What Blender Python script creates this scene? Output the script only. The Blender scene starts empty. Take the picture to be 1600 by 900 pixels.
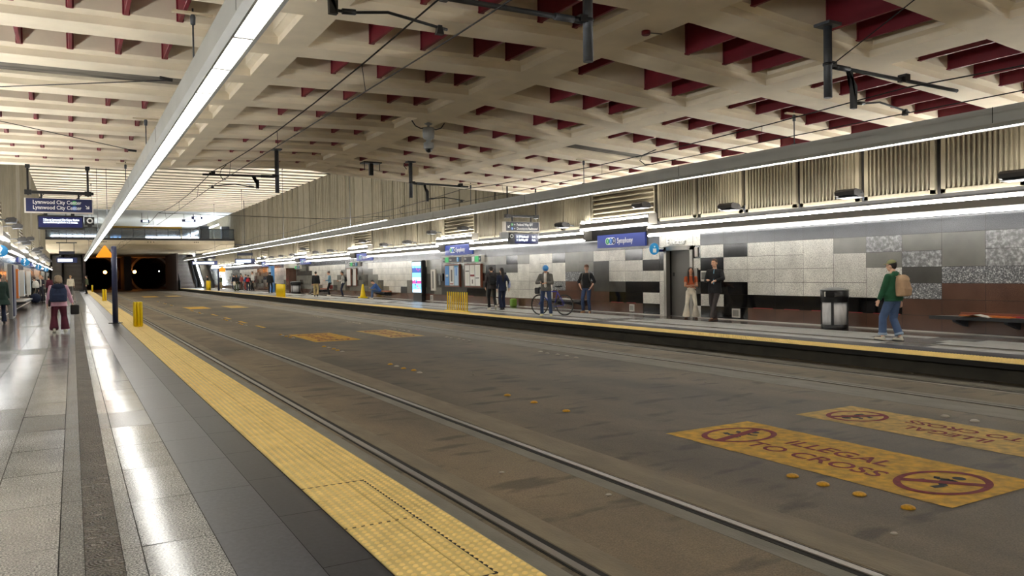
import bpy, math, random
from mathutils import Matrix, Vector, noise
random.seed(7)
C = bpy.context.scene.collection
PI = math.pi

# ------------------------------------------------------------------ camera
CAM = bpy.data.cameras.new('camera'); cam = bpy.data.objects.new('camera', CAM); C.objects.link(cam)
CAM.sensor_width = 36.0; CAM.lens = 1203.0/1600*36; CAM.clip_end = 500; CAM.clip_start = 0.05
def cam_matrix(loc, yaw, pitch, roll):
    cy, sy, cp, sp, cr, sr = math.cos(yaw), math.sin(yaw), math.cos(pitch), math.sin(pitch), math.cos(roll), math.sin(roll)
    f = Vector((sy*cp, cy*cp, sp)); r0 = Vector((cy, -sy, 0)); u0 = r0.cross(f)
    r = r0*cr + u0*sr; u = u0*cr - r0*sr
    m = Matrix((r, u, -f)).transposed().to_4x4(); m.translation = loc
    return m
cam.matrix_world = cam_matrix(Vector((0, 0, 1.5)), math.radians(29.708), math.radians(-1.163), math.radians(-0.826))
bpy.context.scene.camera = cam
# ------------------------------------------------------------------ world, exposure
W = bpy.data.worlds.new('World'); bpy.context.scene.world = W; W.use_nodes = True
W.node_tree.nodes['Background'].inputs[0].default_value = (0.01, 0.01, 0.012, 1)
W.node_tree.nodes['Background'].inputs[1].default_value = 0.2
vs = bpy.context.scene.view_settings
vs.view_transform = 'Standard'; vs.look = 'None'; vs.gamma = 1.0; vs.use_curve_mapping = False
vs.exposure = 1.65
E_HANG = 4.2      # hanging channel lights, underside
E_UP = 14.0        # their uplights beyond the coffered ceiling
E_WALL = 4.5      # wall tubes
E_MEZZ = 13.0
E_WALL_UP = 29.0
E_FLOOD = 18.0     # wall floodlights, lens on the upper face, washing the ceiling
LIGHT_COL = (1.0, 0.975, 0.92)
WALL_COL = (1.0, 0.98, 0.94)

# ------------------------------------------------------------------ materials
def rgb(r, g, b):
    f = lambda c: (c/255/12.92 if c/255 <= .04045 else ((c/255+.055)/1.055)**2.4)
    return (f(r), f(g), f(b))
MATS = {}
def mat(name, col, rough=0.6, metal=0.0, var=0.0, scale=4.0, bump=0.0, bscale=30.0, emit=None, es=1.0, tint=False, spec=None, dark=None, coat=0.0, stretch=None):
    if name in MATS: return MATS[name]
    m = bpy.data.materials.new(name); m.use_nodes = True; MATS[name] = m
    nt = m.node_tree; N = nt.nodes; L = nt.links; b = N['Principled BSDF']
    b.inputs['Roughness'].default_value = rough; b.inputs['Metallic'].default_value = metal
    b.inputs['Base Color'].default_value = (*col, 1)
    if coat: b.inputs['Coat Weight'].default_value = coat; b.inputs['Coat Roughness'].default_value = 0.08
    if emit:
        b.inputs['Emission Color'].default_value = (*emit, 1); b.inputs['Emission Strength'].default_value = es
    out = None
    if var > 0 or bump > 0 or dark:
        tc = N.new('ShaderNodeTexCoord'); mp = N.new('ShaderNodeMapping'); L.new(tc.outputs['Object'], mp.inputs[0])
        if stretch: mp.inputs['Scale'].default_value = stretch
    if var > 0 or dark:
        n = N.new('ShaderNodeTexNoise'); n.inputs['Scale'].default_value = scale; n.inputs['Detail'].default_value = 6; L.new(mp.outputs[0], n.inputs['Vector'])
        r = N.new('ShaderNodeValToRGB'); L.new(n.outputs['Fac'], r.inputs[0])
        lo = dark or tuple(c*(1-var) for c in col); hi = tuple(min(1, c*(1+var)) for c in col)
        r.color_ramp.elements[0].position = 0.35; r.color_ramp.elements[0].color = (*lo, 1)
        r.color_ramp.elements[1].position = 0.65; r.color_ramp.elements[1].color = (*hi, 1)
        out = r.outputs[0]
    if tint:
        a = N.new('ShaderNodeAttribute'); a.attribute_name = 'tint'
        mx = N.new('ShaderNodeMix'); mx.data_type = 'RGBA'; mx.blend_type = 'MULTIPLY'; mx.inputs[0].default_value = 1
        L.new(a.outputs['Color'], mx.inputs[7])
        if out: L.new(out, mx.inputs[6])
        else: mx.inputs[6].default_value = (*col, 1)
        out = mx.outputs[2]
    if out: L.new(out, b.inputs['Base Color'])
    if bump > 0:
        n2 = N.new('ShaderNodeTexNoise'); n2.inputs['Scale'].default_value = bscale; n2.inputs['Detail'].default_value = 4; L.new(mp.outputs[0], n2.inputs['Vector'])
        bp = N.new('ShaderNodeBump'); bp.inputs['Strength'].default_value = bump; bp.inputs['Distance'].default_value = 0.02
        L.new(n2.outputs['Fac'], bp.inputs['Height']); L.new(bp.outputs[0], b.inputs['Normal'])
    return m
def speckle(name, c0, c1, c2, scale=260, rough=0.25, mid=0.5, big=0.15, coat=0.0, wob=0.0):
    """polished granite: fine speckle of three tones plus the per-slab tint"""
    m = bpy.data.materials.new(name); m.use_nodes = True; MATS[name] = m
    nt = m.node_tree; N = nt.nodes; L = nt.links; b = N['Principled BSDF']
    tc = N.new('ShaderNodeTexCoord')
    n = N.new('ShaderNodeTexNoise'); n.inputs['Scale'].default_value = scale; n.inputs['Detail'].default_value = 2; n.inputs['Roughness'].default_value = .7
    L.new(tc.outputs['Object'], n.inputs['Vector'])
    r = N.new('ShaderNodeValToRGB'); L.new(n.outputs['Fac'], r.inputs[0])
    e = r.color_ramp.elements; e[0].position = mid-.13; e[0].color = (*c0, 1); e[1].position = mid+.13; e[1].color = (*c2, 1)
    k = e.new(mid); k.color = (*c1, 1)
    n2 = N.new('ShaderNodeTexNoise'); n2.inputs['Scale'].default_value = 2.2; n2.inputs['Detail'].default_value = 5; L.new(tc.outputs['Object'], n2.inputs['Vector'])
    mr = N.new('ShaderNodeMapRange'); mr.inputs[1].default_value = .3; mr.inputs[2].default_value = .7; mr.inputs[3].default_value = 1-big; mr.inputs[4].default_value = 1+big
    L.new(n2.outputs['Fac'], mr.inputs[0])
    a = N.new('ShaderNodeAttribute'); a.attribute_name = 'tint'
    mx = N.new('ShaderNodeMix'); mx.data_type = 'RGBA'; mx.blend_type = 'MULTIPLY'; mx.inputs[0].default_value = 1
    L.new(r.outputs[0], mx.inputs[6]); L.new(a.outputs['Color'], mx.inputs[7])
    vm = N.new('ShaderNodeVectorMath'); vm.operation = 'SCALE'; L.new(mx.outputs[2], vm.inputs[0]); L.new(mr.outputs[0], vm.inputs['Scale'])
    L.new(vm.outputs[0], b.inputs['Base Color'])
    rr = N.new('ShaderNodeMapRange'); rr.inputs[3].default_value = rough*.93; rr.inputs[4].default_value = rough*1.08; L.new(n2.outputs['Fac'], rr.inputs[0]); L.new(rr.outputs[0], b.inputs['Roughness'])
    if 'floor' in name or name == 'granite_light': b.inputs['Specular IOR Level'].default_value = .36
    if coat: b.inputs['Coat Weight'].default_value = coat; b.inputs['Coat Roughness'].default_value = .06
    if wob:
        bp = N.new('ShaderNodeBump'); bp.inputs['Strength'].default_value = wob; bp.inputs['Distance'].default_value = 0.01
        L.new(n.outputs['Fac'], bp.inputs['Height']); L.new(bp.outputs[0], b.inputs['Normal'])
    return m
speckle('granite_light', rgb(88, 90, 91), rgb(156, 158, 158), rgb(214, 216, 214), 90, .125, wob=.03)
speckle('granite_far', rgb(120, 121, 120), rgb(176, 177, 175), rgb(216, 217, 213), 90, .42, wob=.0)
speckle('granite_floor_grey', rgb(64, 67, 68), rgb(114, 117, 117), rgb(166, 168, 165), 90, .22)
speckle('granite_brown_floor', rgb(50, 42, 38), rgb(76, 66, 60), rgb(104, 92, 84), 200, .18)
speckle('granite_carved', rgb(92, 86, 78), rgb(138, 130, 118), rgb(186, 176, 162), 100, .5)
speckle('slate_floor', rgb(66, 69, 76), rgb(72, 75, 82), rgb(78, 81, 88), 30, .3, big=.06)
speckle('slate_floor_dark', rgb(38, 40, 44), rgb(43, 45, 50), rgb(48, 50, 55), 30, .32, big=.12)
speckle('wall_white_granite', rgb(112, 110, 104), rgb(200, 198, 189), rgb(232, 230, 221), 62, .18, mid=.45)
speckle('wall_grey_stone', rgb(102, 102, 96), rgb(122, 121, 114), rgb(138, 137, 130), 160, .16)
speckle('wall_dark_stone', rgb(62, 62, 59), rgb(76, 75, 71), rgb(90, 89, 84), 160, .14)
speckle('wall_silver_stone', rgb(60, 62, 65), rgb(76, 78, 81), rgb(90, 92, 95), 60, .14, big=.1)
speckle('wall_black_granite', rgb(8, 8, 9), rgb(14, 14, 15), rgb(26, 25, 25), 160, .1)
speckle('wall_brown_granite', rgb(58, 40, 32), rgb(92, 66, 54), rgb(130, 100, 86), 110, .13)
speckle('wall_fleck_stone', rgb(92, 94, 96), rgb(128, 130, 132), rgb(216, 218, 218), 34, .18, mid=.54)
speckle('wall_swirl_stone', rgb(112, 113, 113), rgb(140, 141, 141), rgb(178, 180, 180), 12, .18, mid=.52)
mat('grout', rgb(34, 33, 31), .9)
mat('edge_concrete', rgb(62, 58, 48), .85, var=.15, scale=3)
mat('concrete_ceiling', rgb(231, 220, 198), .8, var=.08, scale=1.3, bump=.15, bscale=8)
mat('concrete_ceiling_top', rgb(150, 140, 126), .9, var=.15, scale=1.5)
mat('concrete_panel', rgb(122, 115, 97), .85, var=.08, scale=2, bump=.04, bscale=40, tint=True)
mat('concrete_end', rgb(206, 192, 164), .85, var=.08, scale=.8)
mat('baffle_red', rgb(112, 18, 36), .5, var=.1, scale=3)
mat('flood_dark', rgb(46, 44, 42), .6)
mat('dark_gap', rgb(20, 18, 16), .9)
mat('black_metal', rgb(24, 25, 28), .45)
mat('pole_grey', rgb(74, 78, 84), .5, metal=.3, var=.12, scale=12)
mat('wire_black', rgb(16, 15, 15), .6)
mat('housing_grey', rgb(150, 152, 148), .5, metal=.1, var=.06, scale=1.5)
mat('housing_light', rgb(112, 108, 100), .5)
mat('tactile_yellow', rgb(234, 206, 130), .6, var=.07, scale=7, tint=True)
mat('bollard_yellow', rgb(244, 212, 22), .4)
mat('rail_steel', rgb(150, 144, 134), .36, metal=.9)
mat('groove', rgb(24, 20, 16), .8)
mat('navy_post', rgb(48, 54, 84), .35)
mat('navy_sign', rgb(22, 34, 84), .4)
mat('navy_sign_dark', rgb(12, 17, 40), .35)
mat('sign_blue', rgb(52, 66, 134), .4, emit=rgb(52, 66, 134), es=.12)
mat('sign_edge', rgb(205, 200, 190), .5)
mat('white_text', (.85, .85, .85), .6)
mat('screen_dark', rgb(6, 12, 40), .2, emit=rgb(6, 14, 60), es=.5)
mat('screen_text', (.8, .9, 1), .5, emit=(.75, .88, 1), es=1.1)
mat('badge_green', rgb(60, 130, 80), .5, emit=rgb(60, 130, 80), es=.3)
mat('badge_blue', rgb(50, 100, 165), .5, emit=rgb(50, 100, 165), es=.3)
mat('teal_sign', rgb(18, 98, 140), .4, emit=rgb(18, 98, 140), es=.3)
mat('orange_sign', rgb(246, 140, 20), .5, emit=rgb(246, 140, 20), es=.25)
mat('steel', rgb(150, 147, 140), .3, metal=.85, var=.08, scale=6, stretch=(1, 1, .1))
mat('steel_dark', rgb(96, 94, 89), .35, metal=.35)
mat('white_plastic', rgb(225, 225, 222), .4)
mat('grey_plastic', rgb(140, 142, 142), .5)
mat('black_plastic', rgb(14, 15, 18), .28)
mat('bag_white', rgb(205, 205, 206), .35, var=.12, scale=14, bump=.8, bscale=14, stretch=(1, 1, .25))
mat('paint_yellow', rgb(226, 178, 62), .8, dark=rgb(190, 150, 62), scale=9, var=.12, bump=.3, bscale=90)
mat('paint_yellow_pale', rgb(216, 180, 98), .8, dark=rgb(180, 152, 92), scale=9, var=.12)
mat('paint_red', rgb(132, 44, 48), .8, var=.2, scale=20)
mat('paint_black', rgb(46, 50, 54), .8)
mat('button_yellow', rgb(214, 160, 40), .5, var=.2, scale=40)
mat('button_white', rgb(190, 182, 165), .5)
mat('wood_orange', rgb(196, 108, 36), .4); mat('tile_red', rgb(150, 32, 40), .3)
mat('paper', rgb(215, 215, 205), .7)
mat('brown_frame', rgb(120, 64, 40), .5)
mat('glass_rail', rgb(150, 160, 168), .08, spec=1)
MATS['glass_rail'].node_tree.nodes['Principled BSDF'].inputs['Transmission Weight'].default_value = .85
mat('lamp_hang', (1, 1, 1), .5, emit=LIGHT_COL, es=E_HANG)
mat('lamp_up', (1, 1, 1), .5, emit=LIGHT_COL, es=E_UP)
mat('lamp_wall', (1, 1, 1), .5, emit=WALL_COL, es=E_WALL)
mat('lamp_flood', (1, 1, 1), .5, emit=(1.0, .93, .8), es=E_FLOOD)
mat('lamp_wall_up', (1, 1, 1), .5, emit=WALL_COL, es=E_WALL_UP)
mat('lamp_mezz', (1, 1, 1), .5, emit=(.85, .93, 1), es=E_MEZZ)
mat('lamp_orange', (1, .5, .2), .5, emit=(1, .32, .06), es=12)
mat('lamp_spot', (1, 1, 1), .5, emit=(1, 1, 1), es=5)

# ------------------------------------------------------------------ mesh helpers
def wm(o):
    m = o.matrix_basis.copy()
    while o.parent: o = o.parent; m = o.matrix_basis @ m
    return m
class MB:
    def __init__(s): s.v = []; s.f = []; s.m = []; s.t = []; s.sm = []
    def add(s, verts, faces, mi=0, tint=1.0, smooth=False):
        n = len(s.v); s.v += [tuple(v) for v in verts]
        for f in faces: s.f.append([i+n for i in f]); s.m.append(mi); s.t.append(tint); s.sm.append(smooth)
        return s
    def box(s, x0, x1, y0, y1, z0, z1, mi=0, tint=1.0, M=None):
        v = [Vector(p) for p in ((x0,y0,z0),(x1,y0,z0),(x1,y1,z0),(x0,y1,z0),(x0,y0,z1),(x1,y0,z1),(x1,y1,z1),(x0,y1,z1))]
        if M: v = [M @ p for p in v]
        return s.add(v, [(0,3,2,1),(4,5,6,7),(0,1,5,4),(1,2,6,5),(2,3,7,6),(3,0,4,7)], mi, tint)
    def bbox(s, x0, x1, y0, y1, z0, z1, b=.01, mi=0, M=None):
        """chamfered box"""
        v = []
        for z, i in ((z0, b), (z0+b, 0), (z1-b, 0), (z1, b)):
            for (x, y) in ((x0+i+b, y0+i), (x1-i-b, y0+i), (x1-i, y0+i+b), (x1-i, y1-i-b), (x1-i-b, y1-i), (x0+i+b, y1-i), (x0+i, y1-i-b), (x0+i, y0+i+b)):
                v.append(Vector((x, y, z)))
        if M: v = [M @ p for p in v]
        f = [tuple(range(7, -1, -1)), tuple(range(24, 32))]
        for k in range(3):
            for i in range(8): f.append((k*8+i, k*8+(i+1) % 8, (k+1)*8+(i+1) % 8, (k+1)*8+i))
        return s.add(v, f, mi)
    def prism(s, poly, axis, a, b, mi=0, tint=1.0, M=None, smooth=False):
        """poly: 2D points in the plane across axis ('x': (y,z); 'y': (x,z); 'z': (x,y))"""
        def P(p, t): return {'x': (t, p[0], p[1]), 'y': (p[0], t, p[1]), 'z': (p[0], p[1], t)}[axis]
        n = len(poly); v = [Vector(P(p, a)) for p in poly] + [Vector(P(p, b)) for p in poly]
        if M: v = [M @ p for p in v]
        s.add(v, [tuple(range(n-1, -1, -1)), tuple(range(n, 2*n))], mi, tint)
        k = len(s.v)-2*n
        for i in range(n):
            s.f.append([k+i, k+(i+1) % n, k+n+(i+1) % n, k+n+i]); s.m.append(mi); s.t.append(tint); s.sm.append(smooth)
        return s
    def tube(s, pts, r, n=8, mi=0, caps=True, smooth=True):
        pts = [Vector(p) for p in pts]; rs = r if isinstance(r, (list, tuple)) else [r]*len(pts)
        base = len(s.v); up = None
        for i, p in enumerate(pts):
            d = (pts[min(i+1, len(pts)-1)]-pts[max(i-1, 0)]).normalized()
            if up is None:
                up = Vector((0, 0, 1)) if abs(d.z) < .9 else Vector((1, 0, 0))
            a = d.cross(up)
            if a.length < 1e-4: a = d.cross(Vector((1, 0, 0)))
            a.normalize(); b = d.cross(a).normalized(); up = -b if i else up
            up = a.cross(d).normalized()
            for k in range(n):
                t = 2*PI*k/n; s.v.append(tuple(p+a*math.cos(t)*rs[i]+b*math.sin(t)*rs[i]))
        for i in range(len(pts)-1):
            for k in range(n):
                s.f.append([base+i*n+k, base+i*n+(k+1) % n, base+(i+1)*n+(k+1) % n, base+(i+1)*n+k]); s.m.append(mi); s.t.append(1.0); s.sm.append(smooth)
        if caps:
            s.f.append([base+k for k in range(n)][::-1]); s.m.append(mi); s.t.append(1.0); s.sm.append(False)
            e = base+(len(pts)-1)*n; s.f.append([e+k for k in range(n)]); s.m.append(mi); s.t.append(1.0); s.sm.append(False)
        return s
    def lathe(s, prof, c=(0, 0, 0), n=20, mi=0, M=None, smooth=True):
        base = len(s.v); c = Vector(c)
        for r, z in prof:
            for k in range(n):
                p = Vector((r*math.cos(2*PI*k/n), r*math.sin(2*PI*k/n), z))
                if M: p = M @ p
                s.v.append(tuple(p+c))
        for i in range(len(prof)-1):
            for k in range(n):
                s.f.append([base+i*n+k, base+i*n+(k+1) % n, base+(i+1)*n+(k+1) % n, base+(i+1)*n+k]); s.m.append(mi); s.t.append(1.0); s.sm.append(smooth)
        s.f.append([base+k for k in range(n)][::-1]); s.m.append(mi); s.t.append(1.0); s.sm.append(False)
        e = base+(len(prof)-1)*n; s.f.append([e+k for k in range(n)]); s.m.append(mi); s.t.append(1.0); s.sm.append(False)
        return s
    def ell(s, c, r, n=12, mi=0, M=None):
        c = Vector(c); base = len(s.v); h = n//2
        for i in range(1, h):
            a = PI*i/h
            for k in range(n):
                t = 2*PI*k/n; p = Vector((r[0]*math.sin(a)*math.cos(t), r[1]*math.sin(a)*math.sin(t), r[2]*math.cos(a)))
                if M: p = M @ p
                s.v.append(tuple(c+p))
        t0 = Vector((0, 0, r[2])); t1 = Vector((0, 0, -r[2]))
        if M: t0 = M @ t0; t1 = M @ t1
        s.v.append(tuple(c+t0)); s.v.append(tuple(c+t1)); T = len(s.v)-2
        for k in range(n):
            s.f.append([T, base+k, base+(k+1) % n]); s.m.append(mi); s.t.append(1.0); s.sm.append(True)
            e = base+(h-2)*n; s.f.append([T+1, e+(k+1) % n, e+k]); s.m.append(mi); s.t.append(1.0); s.sm.append(True)
            for i in range(h-2):
                s.f.append([base+i*n+k, base+(i+1)*n+k, base+(i+1)*n+(k+1) % n, base+i*n+(k+1) % n]); s.m.append(mi); s.t.append(1.0); s.sm.append(True)
        return s
    def mesh(s, mats, inv=None, name='mesh'):
        me = bpy.data.meshes.new(name)
        vs_ = [tuple(inv @ Vector(v)) for v in s.v] if inv else s.v
        me.from_pydata(vs_, [], s.f)
        for m in mats: me.materials.append(MATS[m] if isinstance(m, str) else m)
        me.polygons.foreach_set('material_index', s.m); me.polygons.foreach_set('use_smooth', s.sm)
        if any(t != 1.0 for t in s.t) or any(m in TINTED for m in mats if isinstance(m, str)):
            a = me.color_attributes.new('tint', 'FLOAT_COLOR', 'CORNER'); d = []
            for t, f in zip(s.t, s.f):
                c = (t, t, t, 1) if not isinstance(t, tuple) else (*t, 1)
                d += list(c)*len(f)
            a.data.foreach_set('color', d)
        me.update(); return me
    def build(s, name, mats, parent=None, label=None, cat=None, group=None, kind=None):
        if isinstance(mats, str): mats = [mats]
        inv = wm(parent).inverted() if parent else None
        o = bpy.data.objects.new(name, s.mesh(mats, inv, name)); C.objects.link(o)
        if parent: o.parent = parent
        return tag(o, label, cat, group, kind)
TINTED = {'tactile_yellow', 'concrete_panel'} | {k for k in MATS if k.startswith(('granite', 'slate', 'wall_'))}
def tag(o, label=None, cat=None, group=None, kind=None):
    if label: o['label'] = label
    if cat: o['category'] = cat
    if group: o['group'] = group
    if kind: o['kind'] = kind
    return o
def thing(name, loc, label, cat, rz=0, group=None, kind=None):
    o = bpy.data.objects.new(name, None); C.objects.link(o); o.location = loc; o.rotation_euler = (0, 0, rz); o.empty_display_size = .2
    return tag(o, label, cat, group, kind)
def kids(o): return [c for c in bpy.data.objects if c.parent == o]
def copy_tree(o, parent=None, ch=None):
    c = o.copy(); C.objects.link(c); c.parent = parent
    for k in (kids(o) if ch is None else ch): copy_tree(k, c)
    return c
_font = None
def text(s, size, material, parent, origin, right, up, name='lettering', align='LEFT', ext=.002, sx=1.0, bold=0.0):
    """lettering mesh lying in the plane (right, up) starting at origin (world)"""
    cu = bpy.data.curves.new('t', 'FONT'); cu.body = s; cu.size = size; cu.extrude = ext; cu.align_x = align; cu.resolution_u = 3
    if bold: cu.offset = bold
    t = bpy.data.objects.new('t', cu); C.objects.link(t)
    bpy.context.view_layer.update()
    me = bpy.data.meshes.new_from_object(t.evaluated_get(bpy.context.evaluated_depsgraph_get()))
    bpy.data.objects.remove(t); bpy.data.curves.remove(cu)
    r = Vector(right).normalized(); u = Vector(up).normalized(); n = r.cross(u)
    M = Matrix((r*sx, u, n)).transposed().to_4x4(); M.translation = Vector(origin)
    if parent: M = wm(parent).inverted() @ M
    me.transform(M); me.materials.clear(); me.materials.append(MATS[material])
    o = bpy.data.objects.new(name, me); C.objects.link(o)
    if parent: o.parent = parent
    return o
def wire(name, pts, r, label=None, cat=None, parent=None, m='wire_black', n=5, group=None):
    return MB().tube(pts, r, n).build(name, m, parent, label, cat, group)
XC = 7.2
def sx(x, side): return x if side == 'right' else 14.4-x
def lerp(tab, x):
    if x <= tab[0][0]: return tab[0][1]
    for (a, va), (b, vb) in zip(tab, tab[1:]):
        if x <= b: return va+(vb-va)*(x-a)/(b-a)
    return tab[-1][1]
# ================================================================== STRUCTURE
Y0, Y1 = -9.0, 118.0        # platform length
ROAD = -0.35
# ---------------- platforms: slabs of stone, each slab a slightly tilted quad over the grout
FM = ['granite_light', 'granite_floor_grey', 'granite_brown_floor', 'granite_carved', 'slate_floor', 'slate_floor_dark', 'grout', 'edge_concrete', 'granite_far']
def slab(mb, x0, x1, y0, y1, mi, gap=.006, tilt=.0028, tv=.07, z=0.0, dirt=1.0):
    if x0 > 8:
        tilt *= .2
        if mi == 0: mi = 8
    t = dirt*(1+random.uniform(-tv, tv)); a, b = random.uniform(-tilt, tilt), random.uniform(-tilt*.5, tilt*.5)
    w, l = x1-x0, y1-y0; a *= min(w, .5); b *= min(l, .8)
    x0 += gap/2; x1 -= gap/2; y0 += gap/2; y1 -= gap/2
    mb.add([(x0, y0, z-a-b), (x1, y0, z+a-b), (x1, y1, z+a+b), (x0, y1, z-a+b)], [(0, 1, 2, 3)], mi, t)
def platform(side):
    mb = MB(); s = 1 if side == 'left' else -1
    X = lambda d: d if side == 'left' else 14.4-d       # d: distance axis as on the left platform
    def row(d0, d1, mi, step, off, **k):
        a, b = sorted((X(d0), X(d1))); y = Y0+off
        while y < Y1:
            band = (int((y+.6)//9.8) != int((y+.6+step)//9.8)) and step > .4
            m2 = 1 if (band and mi in (0, 3)) else mi
            slab(mb, a, b, y, min(y+step-.0, Y1), m2, **k); y += step
    a, b = sorted((X(-2.62), X(1.99)))
    mb.box(a, b, Y0, Y1, -.09, -.006, 6)                        # bed under the slabs (edge slab)
    row(-2.62, -2.45, 1, 2.4, 0)
    row(-2.45, -1.5, 2, 1.2, .3, tilt=.001)
    row(-1.5, -.99, 0, .98, .0); row(-.99, -.495, 0, 1.47, .49); row(-.495, -.098, 1 if False else 0, .98, .25)
    row(-.098, .025, 1, .98, .25)
    mb.add([(X(.025), Y0, -.001), (X(.203), Y0, -.001), (X(.203), Y1, -.001), (X(.025), Y1, -.001)][::s], [(0, 1, 2, 3)], 3, .92)
    row(.203, .302, 0, .98, .02); row(.302, .685, 0, .98, .02, tv=.05)
    row(.685, 1.08, 4, .98, .02, gap=.003, tilt=.0008); row(1.08, 1.355, 5, .98, .15, gap=.005, tilt=.0008)
    # recessed concrete wall under the overhanging edge
    a, b = sorted((X(1.66), X(1.0)))
    mb.box(a, b, Y0, Y1, ROAD-.02, -.09, 7, .35)
    mb.box(*sorted((X(-2.62), X(1.0))), Y0, Y1, ROAD-.02, -.09, 7, .35)
    # end face of the platform toward the tunnels
    o = mb.build('floor_'+side, FM, kind='structure')
    return o
platform('left'); platform('right')
# carved wave pattern on the guide strip: bump on its material
def carve(m):
    nt = m.node_tree; N = nt.nodes; L = nt.links; b = N['Principled BSDF']
    tc = N.new('ShaderNodeTexCoord'); v = N.new('ShaderNodeTexVoronoi'); v.inputs['Scale'].default_value = 6; L.new(tc.outputs['Object'], v.inputs['Vector'])
    s = N.new('ShaderNodeMath'); s.operation = 'MULTIPLY'; s.inputs[1].default_value = 60; L.new(v.outputs['Distance'], s.inputs[0])
    c = N.new('ShaderNodeMath'); c.operation = 'SINE'; L.new(s.outputs[0], c.inputs[0])
    bp = N.new('ShaderNodeBump'); bp.inputs['Strength'].default_value = 1.0; bp.inputs['Distance'].default_value = .02; L.new(c.outputs[0], bp.inputs['Height']); L.new(bp.outputs[0], b.inputs['Normal'])
carve(MATS['granite_carved'])

# ---------------- tactile edge strips: real domes on yellow tiles
def tactile(side, y_fine, y_dome, label):
    Y1 = 111.7
    mb = MB(); X = (lambda d: d) if side == 'left' else (lambda d: 14.4-d)
    d0, dm, d1 = 1.36, 1.68, 2.005
    y = Y0; k = 0
    while y < Y1:
        for (a, b) in ((d0, dm), (dm, d1)):
            x0, x1 = sorted((X(a), X(b)))
            t = .86+random.uniform(-.05, .05); g = .007  # tiles tinted darker than the domes: shade between the domes painted in
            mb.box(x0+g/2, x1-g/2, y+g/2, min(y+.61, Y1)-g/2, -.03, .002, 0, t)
        y += .61
    mb.box(*sorted((X(d0), X(d1-.002))), Y0, Y1, -.09, -.004, 1)
    p = .0535; nx = 12; y = .5
    while y < y_dome:
        n = 8 if y < y_fine else 4
        for i in range(nx):
            if abs(i*p+.028-(dm-d0)) < .008: continue
            cx = X(d0+.028+i*p); base = len(mb.v); h = .008
            for r, z in ((.0175, .002), (.014, .002+h*.7), (.008, .002+h)):
                for q in range(n):
                    t = 2*PI*(q+.5)/n; mb.v.append((cx+r*math.cos(t), y+r*math.sin(t), z))
            for L_ in (0, 1):
                for q in range(n):
                    mb.f.append([base+L_*n+q, base+L_*n+(q+1) % n, base+(L_+1)*n+(q+1) % n, base+(L_+1)*n+q]); mb.m.append(0); mb.t.append(1.1); mb.sm.append(n > 4)  # domes tinted lighter, painted relief against the tiles
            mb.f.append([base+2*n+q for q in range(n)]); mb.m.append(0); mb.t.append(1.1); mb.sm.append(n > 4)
        y += p
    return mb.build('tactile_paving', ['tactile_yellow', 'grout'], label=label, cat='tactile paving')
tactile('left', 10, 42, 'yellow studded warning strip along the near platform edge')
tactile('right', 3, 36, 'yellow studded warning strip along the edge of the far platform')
# access hatch outline cut into the near strip
h = MB()
for (x0, x1, y0, y1) in ((1.80, 1.812, 3.35, 5.4), (1.68, 1.81, 5.39, 5.40), (1.68, 1.81, 3.35, 3.36), (1.36, 1.8, 4.40, 4.408), (1.36, 1.68, 5.39, 5.398)):
    h.box(x0, x1, y0, y1, .002, .0045)
h.build('hatch_joint', 'groove', label='dark hatch joints cut into the near yellow warning strip', cat='hatch')

# ---------------- trackbed
m = bpy.data.materials.new('road'); m.use_nodes = True; MATS['road'] = m
nt = m.node_tree; N = nt.nodes; L = nt.links; b = N['Principled BSDF']; b.inputs['Roughness'].default_value = .62
tc = N.new('ShaderNodeTexCoord')
def nz(scale, det=6, st=None, rough=.6):
    n = N.new('ShaderNodeTexNoise'); n.inputs['Scale'].default_value = scale; n.inputs['Detail'].default_value = det; n.inputs['Roughness'].default_value = rough
    if st:
        mp = N.new('ShaderNodeMapping'); mp.inputs['Scale'].default_value = st; L.new(tc.outputs['Object'], mp.inputs[0]); L.new(mp.outputs[0], n.inputs[0])
    else: L.new(tc.outputs['Object'], n.inputs[0])
    return n
r1 = N.new('ShaderNodeValToRGB'); L.new(nz(.55, 7, (1, .45, 1)).outputs['Fac'], r1.inputs[0])
r1.color_ramp.elements[0].position = .36; r1.color_ramp.elements[0].color = (*rgb(92, 82, 66), 1)
r1.color_ramp.elements[1].position = .62; r1.color_ramp.elements[1].color = (*rgb(134, 121, 98), 1)
sp = N.new('ShaderNodeValToRGB'); L.new(nz(85, 3).outputs['Fac'], sp.inputs[0])
sp.color_ramp.elements[0].position = .3; sp.color_ramp.elements[0].color = (.6, .6, .6, 1); sp.color_ramp.elements[1].position = .7; sp.color_ramp.elements[1].color = (1.25, 1.25, 1.25, 1)
# oil stains: small dark blots, streaked across the track
st = N.new('ShaderNodeValToRGB'); L.new(nz(2.6, 3, (.5, 1.3, 1), .5).outputs['Fac'], st.inputs[0])
st.color_ramp.elements[0].position = .33; st.color_ramp.elements[0].color = (.5, .48, .46, 1); st.color_ramp.elements[1].position = .43; st.color_ramp.elements[1].color = (1, 1, 1, 1)
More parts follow.
